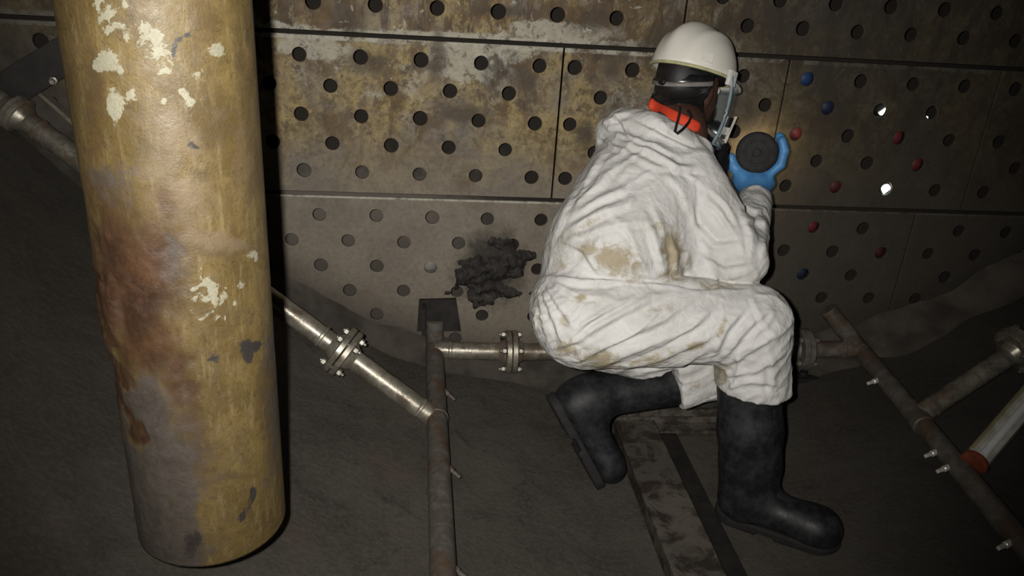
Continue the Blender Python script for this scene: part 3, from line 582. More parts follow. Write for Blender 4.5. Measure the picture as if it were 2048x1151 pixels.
def hand_sdf(p, grow=0.):
    d = smin(cap(p, wrist, palm-fu*.012+fr*.004, .030+grow, .038+grow), ell(p, palm+fr*.008, np.array([fr, fx, fu]), (.056+grow, .050+grow, .030+grow)), .04)
    for k, (L, rr) in enumerate(((1.62, .0120), (1.80, .0125), (1.74, .0122), (1.5, .0108))):
        off = fx*(-.026+.0225*k); R0 = TRD+rr+.003+grow*.5; ang = [-math.pi/2+.55+L*q for q in (0, .42, .75, 1.)]
        pts = [GL_C+off*1+fx*.012+(fr*math.cos(a)+fu*math.sin(a))*R0 for a in ang]
        d = smin(d, cap(p, palm+fr*.03+off, pts[0], rr+.003+grow, rr+.001+grow), .012)
        for a, b in zip(pts[:-1], pts[1:]): d = smin(d, cap(p, a, b, rr+grow, rr*.95+grow), .006)
    th = [GL_C-fx*.016+(fr*math.cos(a)+fu*math.sin(a))*(TRD+.014+grow*.5) for a in (-math.pi/2-.45, -math.pi/2-.85, -math.pi/2-1.25)]
    d = smin(d, cap(p, palm-fr*.024, th[0], .021+grow, .018+grow), .025)
    for a, b, q in zip(th[:-1], th[1:], (.0165, .014)): d = smin(d, cap(p, a, b, q+grow, q-.001+grow), .008)
    return d
def body_sdf(p):
    d = ell(p, HC+hU*.012-hF*.012, hA_, (.096, .074, .104))
    d = smin(d, ell(p, HC-hU*.062+hF*.038, hA_, (.058, .052, .058)), .05)            # jaw
    d = smin(d, cap(p, HC-hU*.005+hF*.088, HC-hU*.035+hF*.102, .008, .013), .018)     # nose
    d = smin(d, cap(p, HC-hU*.068+hF*.083-hS*.018, HC-hU*.068+hF*.083+hS*.018, .008, .008), .012)
    for s in (-1, 1): d = smin(d, ell(p, HC+hS*s*.076-hU*.022-hF*.012, hA_, (.020, .009, .030)), .008)
    for s in (-1, 1): d = np.maximum(d, -ell(p, HC+hS*s*.032+hF*.096+hU*.004, hA_, (.014, .016, .011)))
    d = smin(d, cap(p, HC-hU*.06-hF*.02, NK, .056, .062), .04)
    ch, pv = P(1290, 380, 2.09), P(1190, 620, 2.03)
    for a, b, ra, rb, k in ((NK, ch, .07, .13, .06), (ch, pv, .13, .13, .06), (hip_r, knee_r, .085, .055, .05), (knee_r, P(1503, 960, 2.09), .052, .036, .03), (hip_l, knee_l, .06, .042, .04),
                            (knee_l, P(1180, 800, 2.15), .040, .034, .03), (P(1503, 985, 2.10), P(1640, 1050, 2.035), .034, .030, .03), (P(1160, 805, 2.15), P(1225, 930, 2.19), .032, .026, .03),
                            (sh_r, el_r, .052, .042, .05), (el_r, wrist, .042, .028, .03), (sh_l, el_l, .052, .042, .05), (el_l, cu_l, .042, .028, .03)):
        d = smin(d, cap(p, a, b, ra, rb), k)
    # left hand resting against the wall
    d = smin(d, ell(p, cu_l+fx*.05, np.array([fr, fx, fu]), (.038, .05, .018)), .03)
    for k in range(4): d = smin(d, cap(p, cu_l+fx*.08+fr*(-.028+.019*k), cu_l+fx*(.12-.006*abs(k-1.5))+fr*(-.034+.023*k)+fu*.006*k, .009, .0075), .006)
    d = smin(d, cap(p, cu_l+fx*.03-fr*.03, cu_l+fx*.075-fr*.062, .011, .009), .01)
    return np.minimum(d, hand_sdf(p, -.0025))
allp = np.array([P(1060, 400, 2.0), P(1700, 1090, 2.03), P(1400, 30, 2.2), cu_l+fx*.14, hip_r, GL_C+fr*.1])
lo = allp.min(0)-.1; hi = allp.max(0)+.12
V, F = sdf_mesh(body_sdf, lo, hi, .0085)
person = mk('person', V, F, SKIN); tag(person, 'person in dirty white coverall and helmet crouching with back turned before the perforated wall', 'person')
WHT_EYE = plain('eye_white', (.6, .58, .52), .3)
for s in (-1, 1):
    c = HC+hS*s*.032+hF*.080+hU*.004; B().lathe(c-hF*.012, c+hF*.012, [(.0, .002), (.003, .0085), (.008, .0115), (.013, .0118), (.018, .010), (.022, .006), (.024, .001)], 16).make('eye', WHT_EYE, person)
# hair: close cropped cap
def hair_sdf(p):
    d = body_sdf(p)-.0055; q = p-HC
    return np.maximum(np.maximum(d, -((q@hU)+.082-2.6*np.maximum((q@hF)+.045, 0))), (q@hF)-.05)
V, F = sdf_mesh(hair_sdf, HC-.14, HC+.14, .006); mk('hair', V, F, plain('black_hair', (.012, .010, .010), .55, 0, .4, .4, 300), person)
# coverall
hood = [P(1222, 262, 2.12), P(1252, 256, 2.085), P(1296, 266, 2.04), P(1345, 288, 2.02), P(1392, 308, 2.045), P(1405, 306, 2.14)]
def suit_sdf(p):
    d = cap(p, P(1292, 335, 2.11), P(1283, 395, 2.085), R(92, 2.11), R(122, 2.08))
    d = smin(d, cap(p, P(1283, 395, 2.085), P(1232, 500, 2.03), R(122, 2.08), R(134, 2.03)), .06)
    d = smin(d, cap(p, P(1232, 500, 2.03), P(1205, 560, 2.03), R(130, 2.03), R(124, 2.02)), .05)
    d = smin(d, cap(p, P(1325, 330, 2.12), P(1350, 420, 2.10), R(85, 2.1), R(105, 2.1)), .06)
    d = smin(d, cap(p, P(1350, 430, 2.09), P(1400, 540, 2.06), R(95, 2.09), R(62, 2.06)), .05)
    d = smin(d, cap(p, sh_r, el_r, R(66, 2.03), R(57, 1.985)), .022)
    d = smin(d, cap(p, el_r, cu_r, R(50, 1.985), R(33, 2.2)), .02)
    d = smin(d, cap(p, sh_l, el_l, .075, .062), .04); d = smin(d, cap(p, el_l, cu_l, .062, .045), .03)
    # hood lying rolled around the neck
    for a, b, ra, rb in zip(hood[:-1], hood[1:], (32, 40, 42, 38, 32), (40, 42, 38, 32, 24)): d = smin(d, cap(p, a, b, R(ra, 2.08), R(rb, 2.08)), .009)
    d = smin(d, cap(p, P(1222, 272, 2.12), P(1215, 292, 2.13), R(24, 2.1), R(22, 2.1)), .02)
    leg = cap(p, P(1170, 632, 1.955), knee_r, R(106, 1.955), R(76, 1.97))
    leg = smin(leg, ell(p, P(1140, 610, 2.02), I3, (R(80, 2.02), R(78, 2.02), R(84, 2.02))), .04)
    leg = smin(leg, cap(p, knee_r, hem_r, R(74, 1.97), R(73, 2.045)), .03)
    nh = unit(hem_r-knee_r); leg = np.maximum(leg, np.where(np.linalg.norm(p-hem_r, axis=-1) < .16, (p-hem_r)@nh+.018*((p-hem_r)@RT)/.09*-1, -1.))
    leg = np.maximum(leg, -cap(p, hem_r+nh*.1, hem_r-nh*.035, R(59, 2.045), R(56, 2.045)))
    leg_l = smin(cap(p, hip_l, knee_l, .115, .075), cap(p, knee_l, hem_l, .074, .070), .03)
    leg = smin(leg, leg_l, .012)
    d = smin(d, leg, .005)                              # tight crease between trunk and thigh
    d = np.maximum(d, -(cap(p, HC-hU*.05, NK-(HC-NK)*.05, .062, .060)))
    # open hems and cuff
    nl = unit(hem_l-knee_l); d = np.maximum(d, np.where(np.linalg.norm(p-hem_l, axis=-1) < .11, (p-hem_l)@nl, -1.))
    nc = unit(cu_r-el_r); d = np.maximum(d, np.where(np.linalg.norm(p-cu_r, axis=-1) < .08, (p-cu_r)@nc-.006, -1.))
    return d
allp = np.array([P(1050, 560, 2.0), P(1590, 700, 2.0), P(1580, 820, 2.06), P(1250, 190, 2.2), cu_l, P(1100, 560, 2.2)])
V, F = sdf_mesh(suit_sdf, allp.min(0)-[.09, .22, .07], allp.max(0)+.09, .0078)
V, F, N = subdivide(V, F, 1)
px, py, tt = to_px(V); face = np.clip(-(N@FW)*1.6, 0, 1)
def fold(pts, w, amp, taper=True):                      # ridge (amp > 0) or valley along a polyline, on the side turned to the viewer
    best = np.full(len(V), 1e9); par = np.zeros(len(V)); L = 0; seg = []
    for a, b in zip(pts[:-1], pts[1:]): l = math.hypot(b[0]-a[0], b[1]-a[1]); seg.append((a, b, L, l)); L += l
    sgn = np.zeros(len(V))
    for a, b, s, l in seg:
        ux, uy = (b[0]-a[0])/l, (b[1]-a[1])/l; h = np.clip((px-a[0])*ux+(py-a[1])*uy, 0, l); dx, dy = px-a[0]-ux*h, py-a[1]-uy*h; q = np.hypot(dx, dy)
        u = q < best; best = np.where(u, q, best); par = np.where(u, (s+h)/L, par); sgn = np.where(u, np.sign(ux*dy-uy*dx), sgn)
    tp = np.minimum(1, 4.2*par*(1-par)+.12) if taper else 1.
    x = best*sgn/w                                      # asymmetric: steep on one side, soft on the other
    prof = np.where(x > 0, np.exp(-(x*1.7)**2), np.exp(-(x*.75)**2))-.45*np.exp(-((x-1.5)*1.3)**2)
    return amp*prof*tp
D = np.zeros(len(V)); mm = .001
wr = random.Random(3)
FO = [([(1080, 556), (1098, 610), (1128, 690)], 7, 6), ([(1078, 558), (1082, 620), (1100, 690)], 6, 5), ([(1084, 556), (1125, 620), (1150, 660)], 7, 5), ([(1086, 552), (1160, 566), (1260, 560)], 8, 6), ([(1086, 555), (1150, 590), (1210, 596)], 7, 5), ([(1074, 558), (1068, 620), (1078, 680)], 5, 4),
      ([(1112, 705), (1200, 650), (1290, 604), (1350, 580)], 9, 7), ([(1122, 690), (1180, 640), (1236, 604)], 7, 5), ([(1150, 722), (1240, 676), (1330, 636), (1400, 590)], 9, 7), ([(1185, 735), (1290, 692), (1380, 655), (1440, 604)], 9, 8), ([(1225, 742), (1330, 712), (1410, 678), (1450, 650)], 8, 7), ([(1275, 744), (1360, 728), (1415, 700)], 7, 6), ([(1200, 700), (1270, 664), (1340, 604)], 6, 4), ([(1140, 660), (1220, 620), (1290, 580)], 6, 4), ([(1250, 720), (1330, 686), (1400, 640)], 5, 4),
      ([(1428, 706), (1450, 660), (1492, 612)], 9, 7), ([(1440, 720), (1490, 660), (1540, 618)], 9, 7), ([(1440, 735), (1500, 700), (1566, 660)], 9, 6), ([(1436, 752), (1510, 740), (1570, 706)], 9, 6), ([(1450, 775), (1500, 762), (1570, 770)], 8, 5), ([(1530, 690), (1545, 740), (1540, 795)], 8, 5), ([(1470, 690), (1478, 740), (1460, 790)], 7, 4), ([(1500, 590), (1520, 640), (1560, 690)], 7, 4),
      ([(1130, 462), (1200, 430), (1275, 402)], 10, 8), ([(1126, 444), (1190, 404), (1262, 374)], 9, 7), ([(1148, 410), (1200, 370), (1238, 326)], 9, 6), ([(1112, 470), (1130, 430), (1150, 380)], 7, 5), ([(1158, 395), (1185, 345), (1212, 300)], 7, 5), ([(1135, 480), (1230, 452), (1320, 440)], 8, 4),
      ([(1130, 482), (1170, 500), (1200, 550)], 8, 8), ([(1296, 445), (1312, 500), (1330, 552)], 9, 7), ([(1245, 480), (1275, 520), (1300, 556)], 8, 6), ([(1340, 470), (1350, 510), (1348, 555)], 7, 7), ([(1372, 480), (1372, 520), (1380, 566)], 8, 6), ([(1215, 420), (1260, 470), (1290, 540)], 8, 4), ([(1300, 405), (1320, 450), (1330, 480)], 8, 4),
      ([(1392, 392), (1398, 445), (1432, 482), (1478, 478)], 9, -9), ([(1408, 400), (1440, 425), (1470, 470)], 7, 5), ([(1420, 380), (1450, 410), (1472, 450)], 6, 5), ([(1370, 560), (1430, 560), (1500, 545)], 9, 5), ([(1400, 500), (1450, 530), (1510, 520)], 8, 5), ([(1480, 430), (1500, 470), (1500, 520)], 7, 6), ([(1512, 420), (1528, 470), (1522, 520)], 7, 5), ([(1480, 410), (1510, 424), (1536, 418)], 6, 5), ([(1484, 440), (1512, 444), (1536, 460)], 6, 5),
      ([(1075, 550), (1200, 556), (1300, 562), (1400, 576), (1490, 574)], 6, -6), ([(1200, 262), (1245, 285), (1290, 300), (1350, 336), (1410, 340)], 8, 9), ([(1196, 270), (1230, 296), (1260, 302)], 6, 6), ([(1300, 230), (1340, 262), (1390, 290)], 7, 5), ([(1225, 225), (1250, 250), (1262, 285)], 6, 8), ([(1200, 240), (1236, 272), (1300, 290), (1370, 322)], 6, 7), ([(1262, 235), (1320, 262), (1400, 300)], 6, -6), ([(1240, 300), (1300, 330), (1370, 345), (1420, 380)], 8, 5), ([(1205, 250), (1220, 240), (1260, 225)], 6, 6), ([(1330, 345), (1360, 380), (1380, 430)], 9, 4), ([(1250, 330), (1262, 380), (1255, 430)], 9, 3)]
for pts, w, a in FO: D += fold(pts, w*.85, a*mm*1.05)
# finer creases following the pull of the cloth
def crease(reg, dirv, sa, sc, amp, s):
    dv = unit(dirv); q = V-HC; al = q@dv; e1 = unit(np.cross(dv, FW)); e2 = np.cross(dv, e1)
    n = vnoise(np.stack([al/sa, (q@e1)/sc+1.2*vnoise(q*7, s+5), (q@e2)/sc], 1), s); return reg*amp*(1-np.abs(2*n-1)*2.)
low = 1/(1+np.exp(-(py-560)/8)); 
D += crease(low*(px < 1440), unit(P(1400, 600, 2)-P(1150, 720, 2)), .16, .022, .0032, 1)
D += crease(low*(px >= 1440), unit(P(1560, 660, 2)-P(1450, 760, 2)), .10, .024, .0035, 2)
D += crease((1-low)*(px < 1390), unit(P(1290, 390, 2)-P(1130, 470, 2)), .15, .03, .0026, 3)
D += crease((1-low)*(px >= 1390), unit(P(1500, 520, 2)-P(1420, 400, 2)), .12, .028, .0028, 4)
D += (fbm(V*28, 9, 3)-.5)*.006
back = 1-face
Vd = V+N*(D*np.where(face > .02, np.minimum(1, face*1.5+.15), .4))[:, None]
st = spots(px, py, [(1235, 520, 52, 30, 20, .95), (1175, 500, 40, 26, -20, .62), (1120, 520, 40, 26, 0, .5), (1345, 500, 24, 48, -15, .95), (1320, 455, 22, 14, 30, .7), (1185, 445, 36, 8, -22, .62), (1345, 548, 24, 18, 0, .8), (1440, 570, 70, 10, 5, .6), (1130, 695, 40, 20, 20, .7), (1200, 720, 50, 22, 10, .8), (1300, 718, 60, 16, -12, .62), (1390, 690, 30, 10, -15, .85), (1440, 655, 8, 24, 20, .7), (1130, 640, 12, 20, 0, .62), (1160, 595, 22, 8, -20, .6), (1075, 640, 10, 70, 0, .55), (1440, 745, 22, 26, 0, .75), (1390, 450, 30, 10, 0, .5), (1360, 410, 10, 20, 30, .4), (1320, 620, 60, 14, -10, .45), (1130, 480, 60, 20, -25, .45), (1390, 770, 20, 14, 0, .5)])
st = np.maximum(st, back*.15)
TY = M('white_coverall_cloth'); c1_ = TY.noise(30, 6, .7, dist=.8); c2_ = TY.noise(9, 5, .65); c3_ = TY.noise(140, 4, .7)
dirt = TY.step(TY.math('ADD', TY.attr('dirt'), TY.math('MULTIPLY', TY.math('SUBTRACT', c1_, .5), 1.7)), .30, .78)
cc = TY.mix(TY.step(c2_, .4, .7), (.575, .568, .56), (.51, .50, .48)); cc = TY.mix(TY.math('MULTIPLY', dirt, .85), cc, TY.mix(c1_, (.21, .165, .085), (.34, .28, .17)))
TY.set(col=cc, rough=.62, spec=.3); rid = lambda sc, ds: TY.math('ABSOLUTE', TY.math('SUBTRACT', TY.noise(sc, 2, .5, dist=ds), .5))
TY.bump(TY.math('ADD', TY.math('ADD', rid(11, 1.2), TY.math('MULTIPLY', rid(26, 1.), .45)), TY.math('MULTIPLY', c3_, .04)), .27, .035)
suit = mk('coverall', Vd, F, TY.m, person); attribute(suit, 'dirt', st); suit['label'] = 'crumpled white coverall with brown stains'
# boots
RUB = M('black_rubber'); r1 = RUB.noise(24, 5, .7); RUB.set(col=RUB.mix(RUB.step(r1, .35, .75), (.008, .0085, .0095), (.026, .027, .030)), rough=RUB.step(r1, .3, .7, .42, .65), spec=.32); RUB.bump(r1, .15, .004)
SOLE = plain('dusty_sole_rubber', (.013, .0125, .012), .8)
hz_r, tz_r = P(1487, 985, 2.085), P(1634, 1048, 2.022)
gz = floor_z(hz_r[0])+.010
hz_r[2] = gz+.050; tz_r[2] = gz+.040
bd = unit((tz_r-hz_r)*[1, 1, 0]); bs = np.array([-bd[1], bd[0], 0])
def boot_r(p):
    top = P(1499, 775, 2.025); an = P(1500, 930, 2.078)
    d = cap(p, top, P(1500, 860, 2.05), R(64, 2.03), R(60, 2.05)); d = smin(d, cap(p, P(1500, 860, 2.05), an, R(60, 2.05), R(54, 2.07)), .03)
    d = smin(d, cap(p, an, hz_r, R(52, 2.08), .052), .05)
    d = smin(d, cap(p, hz_r, tz_r, .050, .052), .05); d = smin(d, ell(p, tz_r-[0, 0, .002], np.array([bd, bs, [0, 0, 1]]), (.062, .055, .046)), .03)
    d = np.maximum(d, gz-p[..., 2]); nb = unit(top-an); d = np.maximum(d, (p-top)@nb-.03)
    return np.maximum(d, -cap(p, top+nb*.1, top-nb*.06, R(57, 2.03), R(54, 2.03)))
def sole_r(p):
    d = smin(cap(p*[1, 1, 0], (hz_r-bd*.012)*[1, 1, 0], tz_r*[1, 1, 0], .051, .056), cap(p*[1, 1, 0], (tz_r+bd*.01)*[1, 1, 0], (tz_r+bd*.012)*[1, 1, 0], .053, .053), .02)
    d = np.maximum(d, np.abs(p[..., 2]-(gz+.004))-.014); al = (p-hz_r)@bd
    return np.maximum(d, -np.maximum(np.abs(al-.075)-.022, p[..., 2]-gz+.001))
def make_boot(fn, sfn, pts, lab):
    pts = np.array(pts); V, F = sdf_mesh(fn, pts.min(0)-.09, pts.max(0)+.09, .006); b = mk('boot', V, F, RUB.m, person); b['label'] = lab
    V, F = sdf_mesh(sfn, pts.min(0)-.09, pts.max(0)+.09, .005); mk('sole', V, F, SOLE, b)
make_boot(boot_r, sole_r, [P(1499, 760, 2.02), hz_r, tz_r, hz_r-[0, 0, .06]], 'black rubber boot planted on the floor')
# left boot: shin level, heel up, toes on the floor
L_top, L_an = P(1352, 768, 2.185), P(1185, 792, 2.15); L_heel = P(1150, 808, 2.145); L_toe = P(1216, 930, 2.185); L_toe[2] = max(L_toe[2], floor_z(L_toe[0])+.045)
ld = unit(L_toe-L_heel); ln = unit(np.cross(ld, np.cross(unit(L_an-L_top), ld))); ln = -ln if ln@RT < 0 else ln; lS = np.cross(ld, ln)   # ln: from the sole to the instep
def boot_l(p):
    d = smin(cap(p, L_top, L_an, .058, .058), cap(p, L_an, L_heel, .056, .052), .03)
    d = smin(d, cap(p, L_heel+ln*.006, L_toe+ln*.004, .052, .040), .05); d = smin(d, ell(p, L_toe+ln*.002, np.array([ld, lS, ln]), (.050, .046, .038)), .03)
    d = np.maximum(d, -((p-L_heel)@ln+.044)); nb = unit(L_top-L_an); d = np.maximum(d, (p-L_top)@nb-.02)
    return np.maximum(d, -cap(p, L_top+nb*.1, L_top-nb*.05, .050, .047))
def sole_l(p):
    q = p-L_heel; a = q@ld; n_ = q@ln; s = q@lS; Lf = np.linalg.norm(L_toe-L_heel)
    hcl = np.clip(a, -.01, Lf); d = np.hypot(a-hcl, s)-(.050-.006*hcl/Lf)
    d = np.maximum(d, np.abs(n_+.046)-.013); return np.maximum(d, -np.maximum(np.abs(a-.085)-.022, n_+.047))
make_boot(boot_l, sole_l, [L_top, L_heel, L_toe, L_an], 'black rubber boot with heel raised and toes on the floor')
# glove on the raised hand
GLV = M('blue_glove'); g1 = GLV.noise(26, 5); GLV.set(col=GLV.mix(GLV.step(g1, .3, .7), (.06, .21, .46), (.09, .28, .58)), rough=.5, spec=.4); GLV.bump(g1, .3, .004)
V, F = sdf_mesh(lambda p: hand_sdf(p, .0008), np.minimum(palm, wrist)-.11, np.maximum(palm, GL_C)+.13, .0042); glove = mk('glove', V, F, GLV.m, person); glove['label'] = 'blue rubber glove wrapped around the torch'
def skin_t(x, y, fn):                                   # first hit of a sight line with a shape
    t = 1.75
    for _ in range(80):
        d = float(fn(at(x, y, t)[None])[0])
        if d < .0006: break
        t += d*.7
    return t
both = lambda p: np.minimum(body_sdf(p), suit_sdf(p))
# helmet
HEL = M('white_helmet_plastic'); h1 = HEL.noise(18, 4); HEL.set(col=HEL.mix(h1, (.66, .64, .57), (.74, .72, .66)), rough=.42, spec=.4)
hc = HC+hU*.030; n_a, n_t = 72, 22; V = []; F = []
def dome(a, t, off=0.):                                  # a: bearing from the front, t: 0 at the rim, 1 at the crown
    ph = t*math.pi/2; rf, rs, rh = .128+off, .109+off, .122+off; c, s = math.cos(ph), math.sin(ph)
    q = hF*(rf*c**.82*math.cos(a))+hS*(rs*c**.82*math.sin(a))+hU*(rh*s)
    rid = math.exp(-(c*math.sin(a)*.106/.022)**2)*min(1, t*2.2)*.009                     # raised centre ridge
    for e in (-.055, .055): rid += .004*math.exp(-((c*math.sin(a)*.106-e)/.010)**2)*min(1, t*2)
    return hc+q+unit(q)*rid
for j in range(n_t+1):
    for i in range(n_a): V.append(dome(2*math.pi*i/n_a, j/n_t*.999))
for j in range(n_t):
    for i in range(n_a): F.append((j*n_a+i, j*n_a+(i+1) % n_a, (j+1)*n_a+(i+1) % n_a, (j+1)*n_a+i))
o = len(V)
for j in range(n_t+1):
    for i in range(n_a): V.append(dome(2*math.pi*i/n_a, j/n_t*.999, -.0035))
F += [(o+a, o+d_, o+c_, o+b_) for a, b_, c_, d_ in F[:n_t*n_a]]; F += [(i, o+i, o+(i+1) % n_a, (i+1) % n_a) for i in range(n_a)]
helmet = mk('helmet', V, F, HEL.m, person); helmet['label'] = 'white hard hat with a clear face shield'
# peak at the front, rolled lip all around
b = B()
lip = [dome(2*math.pi*i/72, 0, .001)-hU*.003 for i in range(72)]; b.path(lip, .0042, 8, True); b.make('rim', plain('yellowed_rim', (.42, .40, .22), .5), helmet)
V = []; F = []
for i in range(25):
    a = (i/24-.5)*2.1; w = math.cos(a/2.1*math.pi)
    for q in (0, 1): V.append(dome(a, 0, .002+q*.045*w)-hU*(.002+.012*q*w))
    for q in (1, 0): V.append(dome(a, 0, .002+q*.045*w)-hU*(.006+.012*q*w))
for i in range(24):
    for k in range(4): F.append((i*4+k, i*4+(k+1) % 4, i*4+4+(k+1) % 4, i*4+4+k))
mk('peak', V, F, HEL.m, helmet)
# slot cover on the shell
c = dome(math.pi*.70, .14); nn = unit(c-hc); tx = unit(np.cross(hU, nn)); B().box(c, tx*.017, np.cross(nn, tx)*.012, nn*.0035, .0015).make('slot_cover', HEL.m, helmet, smooth=False)
GREY_STRAP = plain('grey_strap', (.17, .155, .15), .45); BLK = plain('black_plastic', (.012, .012, .013), .28, 0, .55, .2)
def band(z, off, hgt, a0, a1, mat, name, sag=0., thick=.003, par=None):
    V = []; F = []; n = 48
    for i in range(n+1):
        a = a0+(a1-a0)*i/n; w = math.sin(math.pi*i/n); base = hc+hU*(z-sag*w)
        for q, r in ((0, 0), (hgt, 0), (hgt, thick), (0, thick)): V.append(base+hU*q+hF*((.104+off+r)*math.cos(a))+hS*((.083+off+r)*math.sin(a)))
    for i in range(n):
        for k in range(4): F.append((i*4+k, i*4+4+k, i*4+4+(k+1) % 4, i*4+(k+1) % 4))
    F += [(0, 1, 2, 3), (n*4+3, n*4+2, n*4+1, n*4)]
    return mk(name, V, F, mat, par or helmet)
band(-.010, .002, .030, 0, 2*math.pi, BLK, 'sweatband')
band(-.040, .002, .034, math.pi*.55, math.pi*1.45, BLK, 'nape_pad', .022)
band(-.034, .007, .012, math.pi*.56, math.pi*1.44, GREY_STRAP, 'nape_strap', .030)
c = hc+hU*-.052-hF*.114; B().lathe(c, c-hF, [(0, .006), (.002, .011), (.010, .011), (.012, .008)], 16).make('ratchet_knob', BLK, helmet)
# face shield with its carriers
VIS = M('clear_shield'); VIS.set(col=(.35, .42, .46), rough=.06, alpha=.14, spec=.6)
V = []; F = []; nv_, na_ = 14, 40
def shield(u, v, off=0.):                               # u -1..1 around, v 0 top .. 1 bottom
    lim = math.radians(86-40*v*(1-v)+2*v); a = u*lim; rr = .150+off-.018*v
    return hc+hF*(rr*math.cos(a)-.006+.012*v)+hS*((rr-.026+.008*v)*math.sin(a))-hU*(.0+.178*v)
for k in (0, .0022):
    for j in range(nv_+1):
        for i in range(na_+1): V.append(shield(i/na_*2-1, j/nv_, k))
m_ = (nv_+1)*(na_+1)
for j in range(nv_):
    for i in range(na_): k = j*(na_+1)+i; q = (k, k+1, k+na_+2, k+na_+1); F += [q[::-1], tuple(x+m_ for x in q)]
bd_ = [i for i in range(na_+1)]+[j*(na_+1)+na_ for j in range(1, nv_+1)]+[nv_*(na_+1)+i for i in range(na_-1, -1, -1)]+[j*(na_+1) for j in range(nv_-1, 0, -1)]
F += [(bd_[i], bd_[(i+1) % len(bd_)], bd_[(i+1) % len(bd_)]+m_, bd_[i]+m_) for i in range(len(bd_))]
vis = mk('face_shield', V, F, VIS.m, helmet); vis['label'] = 'clear curved face shield'
TRIM = plain('blue_grey_edging', (.20, .26, .29), .3, 0, .6, .15)
for s in (-1, 1): B().path([shield(s, v) for v in [k/12 for k in range(13)]], .0042, 8).make('edging', TRIM, vis)
B().path([shield(u, 1) for u in [k/14-1 for k in range(29)]], .0035, 8).make('edging', TRIM, vis)
WP = plain('white_clip_plastic', (.62, .61, .58), .4)
for s in (-1, 1):
    c = hc+hS*s*.118+hF*.012-hU*.004; b = B(); b.box(c, hF*.016, hU*.020, hS*.006, .003); b.lathe(c-hS*s*.004, c+hS*s, [(0, .010), (.006, .010), (.008, .007), (.012, .007)], 14); b.make('shield_clip', WP, helmet)
# half mask respirator
mc = HC-hU*.062+hF*.088
resp = B(); resp.lathe(mc-hF*.035, mc+hF, [(0, .052), (.012, .055), (.030, .048), (.048, .034), (.058, .020), (.060, .012)], 28); resp = resp.make('respirator', BLK, person); resp['label'] = 'black half mask respirator'
for s in (-1, 1):
    c = mc+hS*s*.040-hU*.040+hF*.015; d = unit(hS*s*.7+hF*.6-hU*.3); B().lathe(c-d*.02, c+d*.03, [(0, .022), (.014, .030), (.034, .030), (.038, .026)], 24).make('filter', BLK, resp)
B().path([mc-hU*.01+hF*.01, P(1446, 300, 2.25), P(1440, 322, 2.21), P(1438, 350, 2.18), P(1448, 385, 2.16)], [.022, .024, .025, .024, .022], 14).make('hose', BLK, resp)
# pale slotted buckle of the mask harness beside the cheek
c = P(1452, 258, 2.205); bx = unit(P(1470, 262, 2.22)-P(1440, 256, 2.205)); bu = unit(P(1466, 232, 2.21)-P(1444, 284, 2.21)); bn_ = unit(np.cross(bx, bu))
bk = B(); bk.box(c-bx*.013, bx*.0035, bu*.036, bn_*.005, .0015); bk.box(c+bx*.013, bx*.003, bu*.040, bn_*.005, .0015)
bk.box(c-bu*.006, bx*.011, bu*.011, bn_*.006, .002); bk.box(c-bu*.034, bx*.010, bu*.004, bn_*.004, .001); bk.make('buckle', WP, resp, smooth=False).__setitem__('label', 'pale slotted buckle')
B().box(c+bu*.020, bx*.009, bu*.014, bn_*.003, .001).make('webbing', BLK, resp, smooth=False)
B().path([P(1384, 232, 2.10), P(1410, 256, 2.13), P(1432, 275, 2.18), P(1446, 285, 2.2)], .006, 8).make('strap', GREY_STRAP, resp)
B().path([P(x, y, min(skin_t(x, y, body_sdf), 2.16)-.002) for x, y in ((1308, 186), (1314, 192), (1322, 196), (1333, 200), (1345, 203), (1358, 204), (1371, 204), (1384, 202), (1396, 198), (1412, 190))], .0085, 8).make('strap', BLK, resp)
B().path([P(x, y, skin_t(x, y, both)-.013) for x, y in ((1360, 214), (1359, 228), (1354, 246), (1350, 262), (1355, 267), (1366, 258), (1378, 244), (1383, 232), (1376, 220))], .0036, 8).make('cord', BLK, resp)
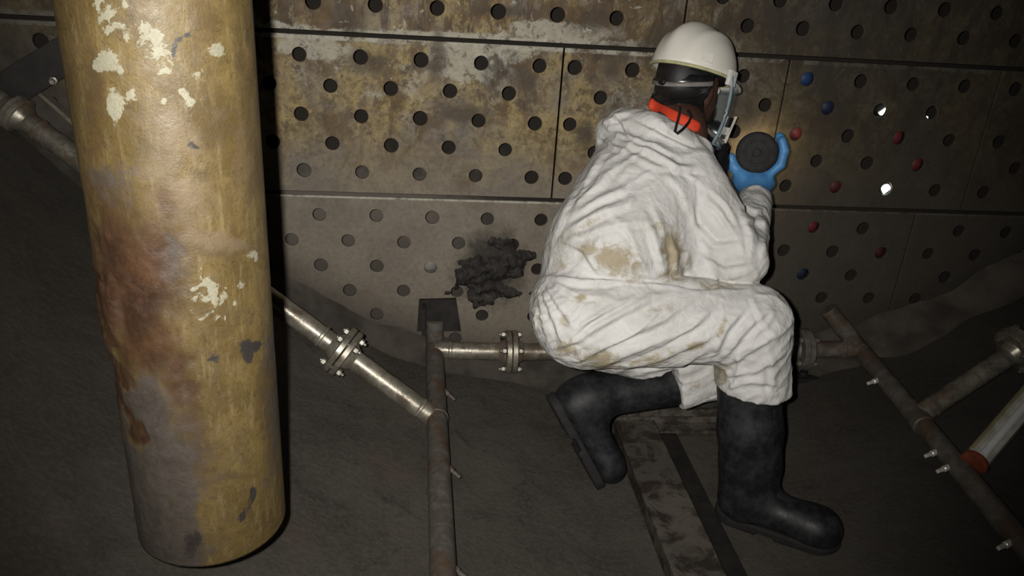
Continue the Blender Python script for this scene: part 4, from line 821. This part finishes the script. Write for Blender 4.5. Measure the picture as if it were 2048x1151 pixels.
# orange collar of the garment underneath
RED = plain('orange_red_cloth', (.62, .055, .022), .7, 0, .3, .12, 60)
V = []; F = []
pts = [(1300, 200), (1304, 208), (1312, 213), (1325, 219), (1340, 226), (1356, 234), (1372, 241), (1388, 249), (1402, 257)]
for i, (x, y) in enumerate(pts):
    up_ = unit(UP+RT*.45); q = P(x, y, min(skin_t(x, y, both), 2.12)-.008)
    for h_, n_ in ((-.016, -.004), (.015, .0), (.015, .012), (-.016, .012)): V.append(q+up_*h_+FW*n_)
for i in range(len(pts)-1):
    for k in range(4): F.append((i*4+k, i*4+(k+1) % 4, i*4+4+(k+1) % 4, i*4+4+k))
F += [(3, 2, 1, 0), tuple(len(V)-4+k for k in range(4))]
cl = mk('collar', V, F, RED, person); cl['label'] = 'orange red collar above the coverall'; md = cl.modifiers.new('s', 'SUBSURF'); md.levels = 2; md.render_levels = 2
# torch held to the wall
to = tag(empty('flashlight', GL_C-fx*.04-[0, 0, TRD]), 'large round black torch held against the wall in the blue glove', 'torch')
TB = plain('charcoal_rubber', (.026, .025, .026), .8, 0, .25, .25, 40)
a = GL_C-fx*.045
B().lathe(a, a+fx, [(0, .006), (.0, TRD-.012), (.003, TRD-.006), (.008, TRD-.001), (.014, TRD), (.085, TRD), (.092, TRD-.004), (.11, TRD-.006), (.12, TRD-.002), (.14, TRD-.002), (.141, TRD-.008)], 40).make('body', TB, to)
B().lathe(a-fx*.006, a+fx, [(0, .008), (.001, .011), (.008, .013)], 20).make('button', TB, to)
B().lathe(a-fx*.001, a+fx, [(.001, .030), (-.0015, .032), (-.0015, .036), (.002, .037)], 32, False).make('ring', TB, to)
tl = M('torch_lens'); tl.set(col=(1, .9, .6), emit=(1, .8, .42), es=4.); B().tube(a+fx*.1412, a+fx*.1425, TRD-.009, 32).make('lens', tl.m, to)
tlamp = bpy.data.lights.new('torch_beam', 'SPOT'); tlo = bpy.data.objects.new('torch_beam', tlamp); COL.objects.link(tlo); tlamp.energy = 1.5; tlamp.color = (1, .76, .42); tlamp.spot_size = math.radians(120); tlamp.spot_blend = .8; tlamp.shadow_soft_size = .03
tlo.location = a+fx*.148; tlo.rotation_euler = Vector(fx).to_track_quat('-Z', 'Y').to_euler()
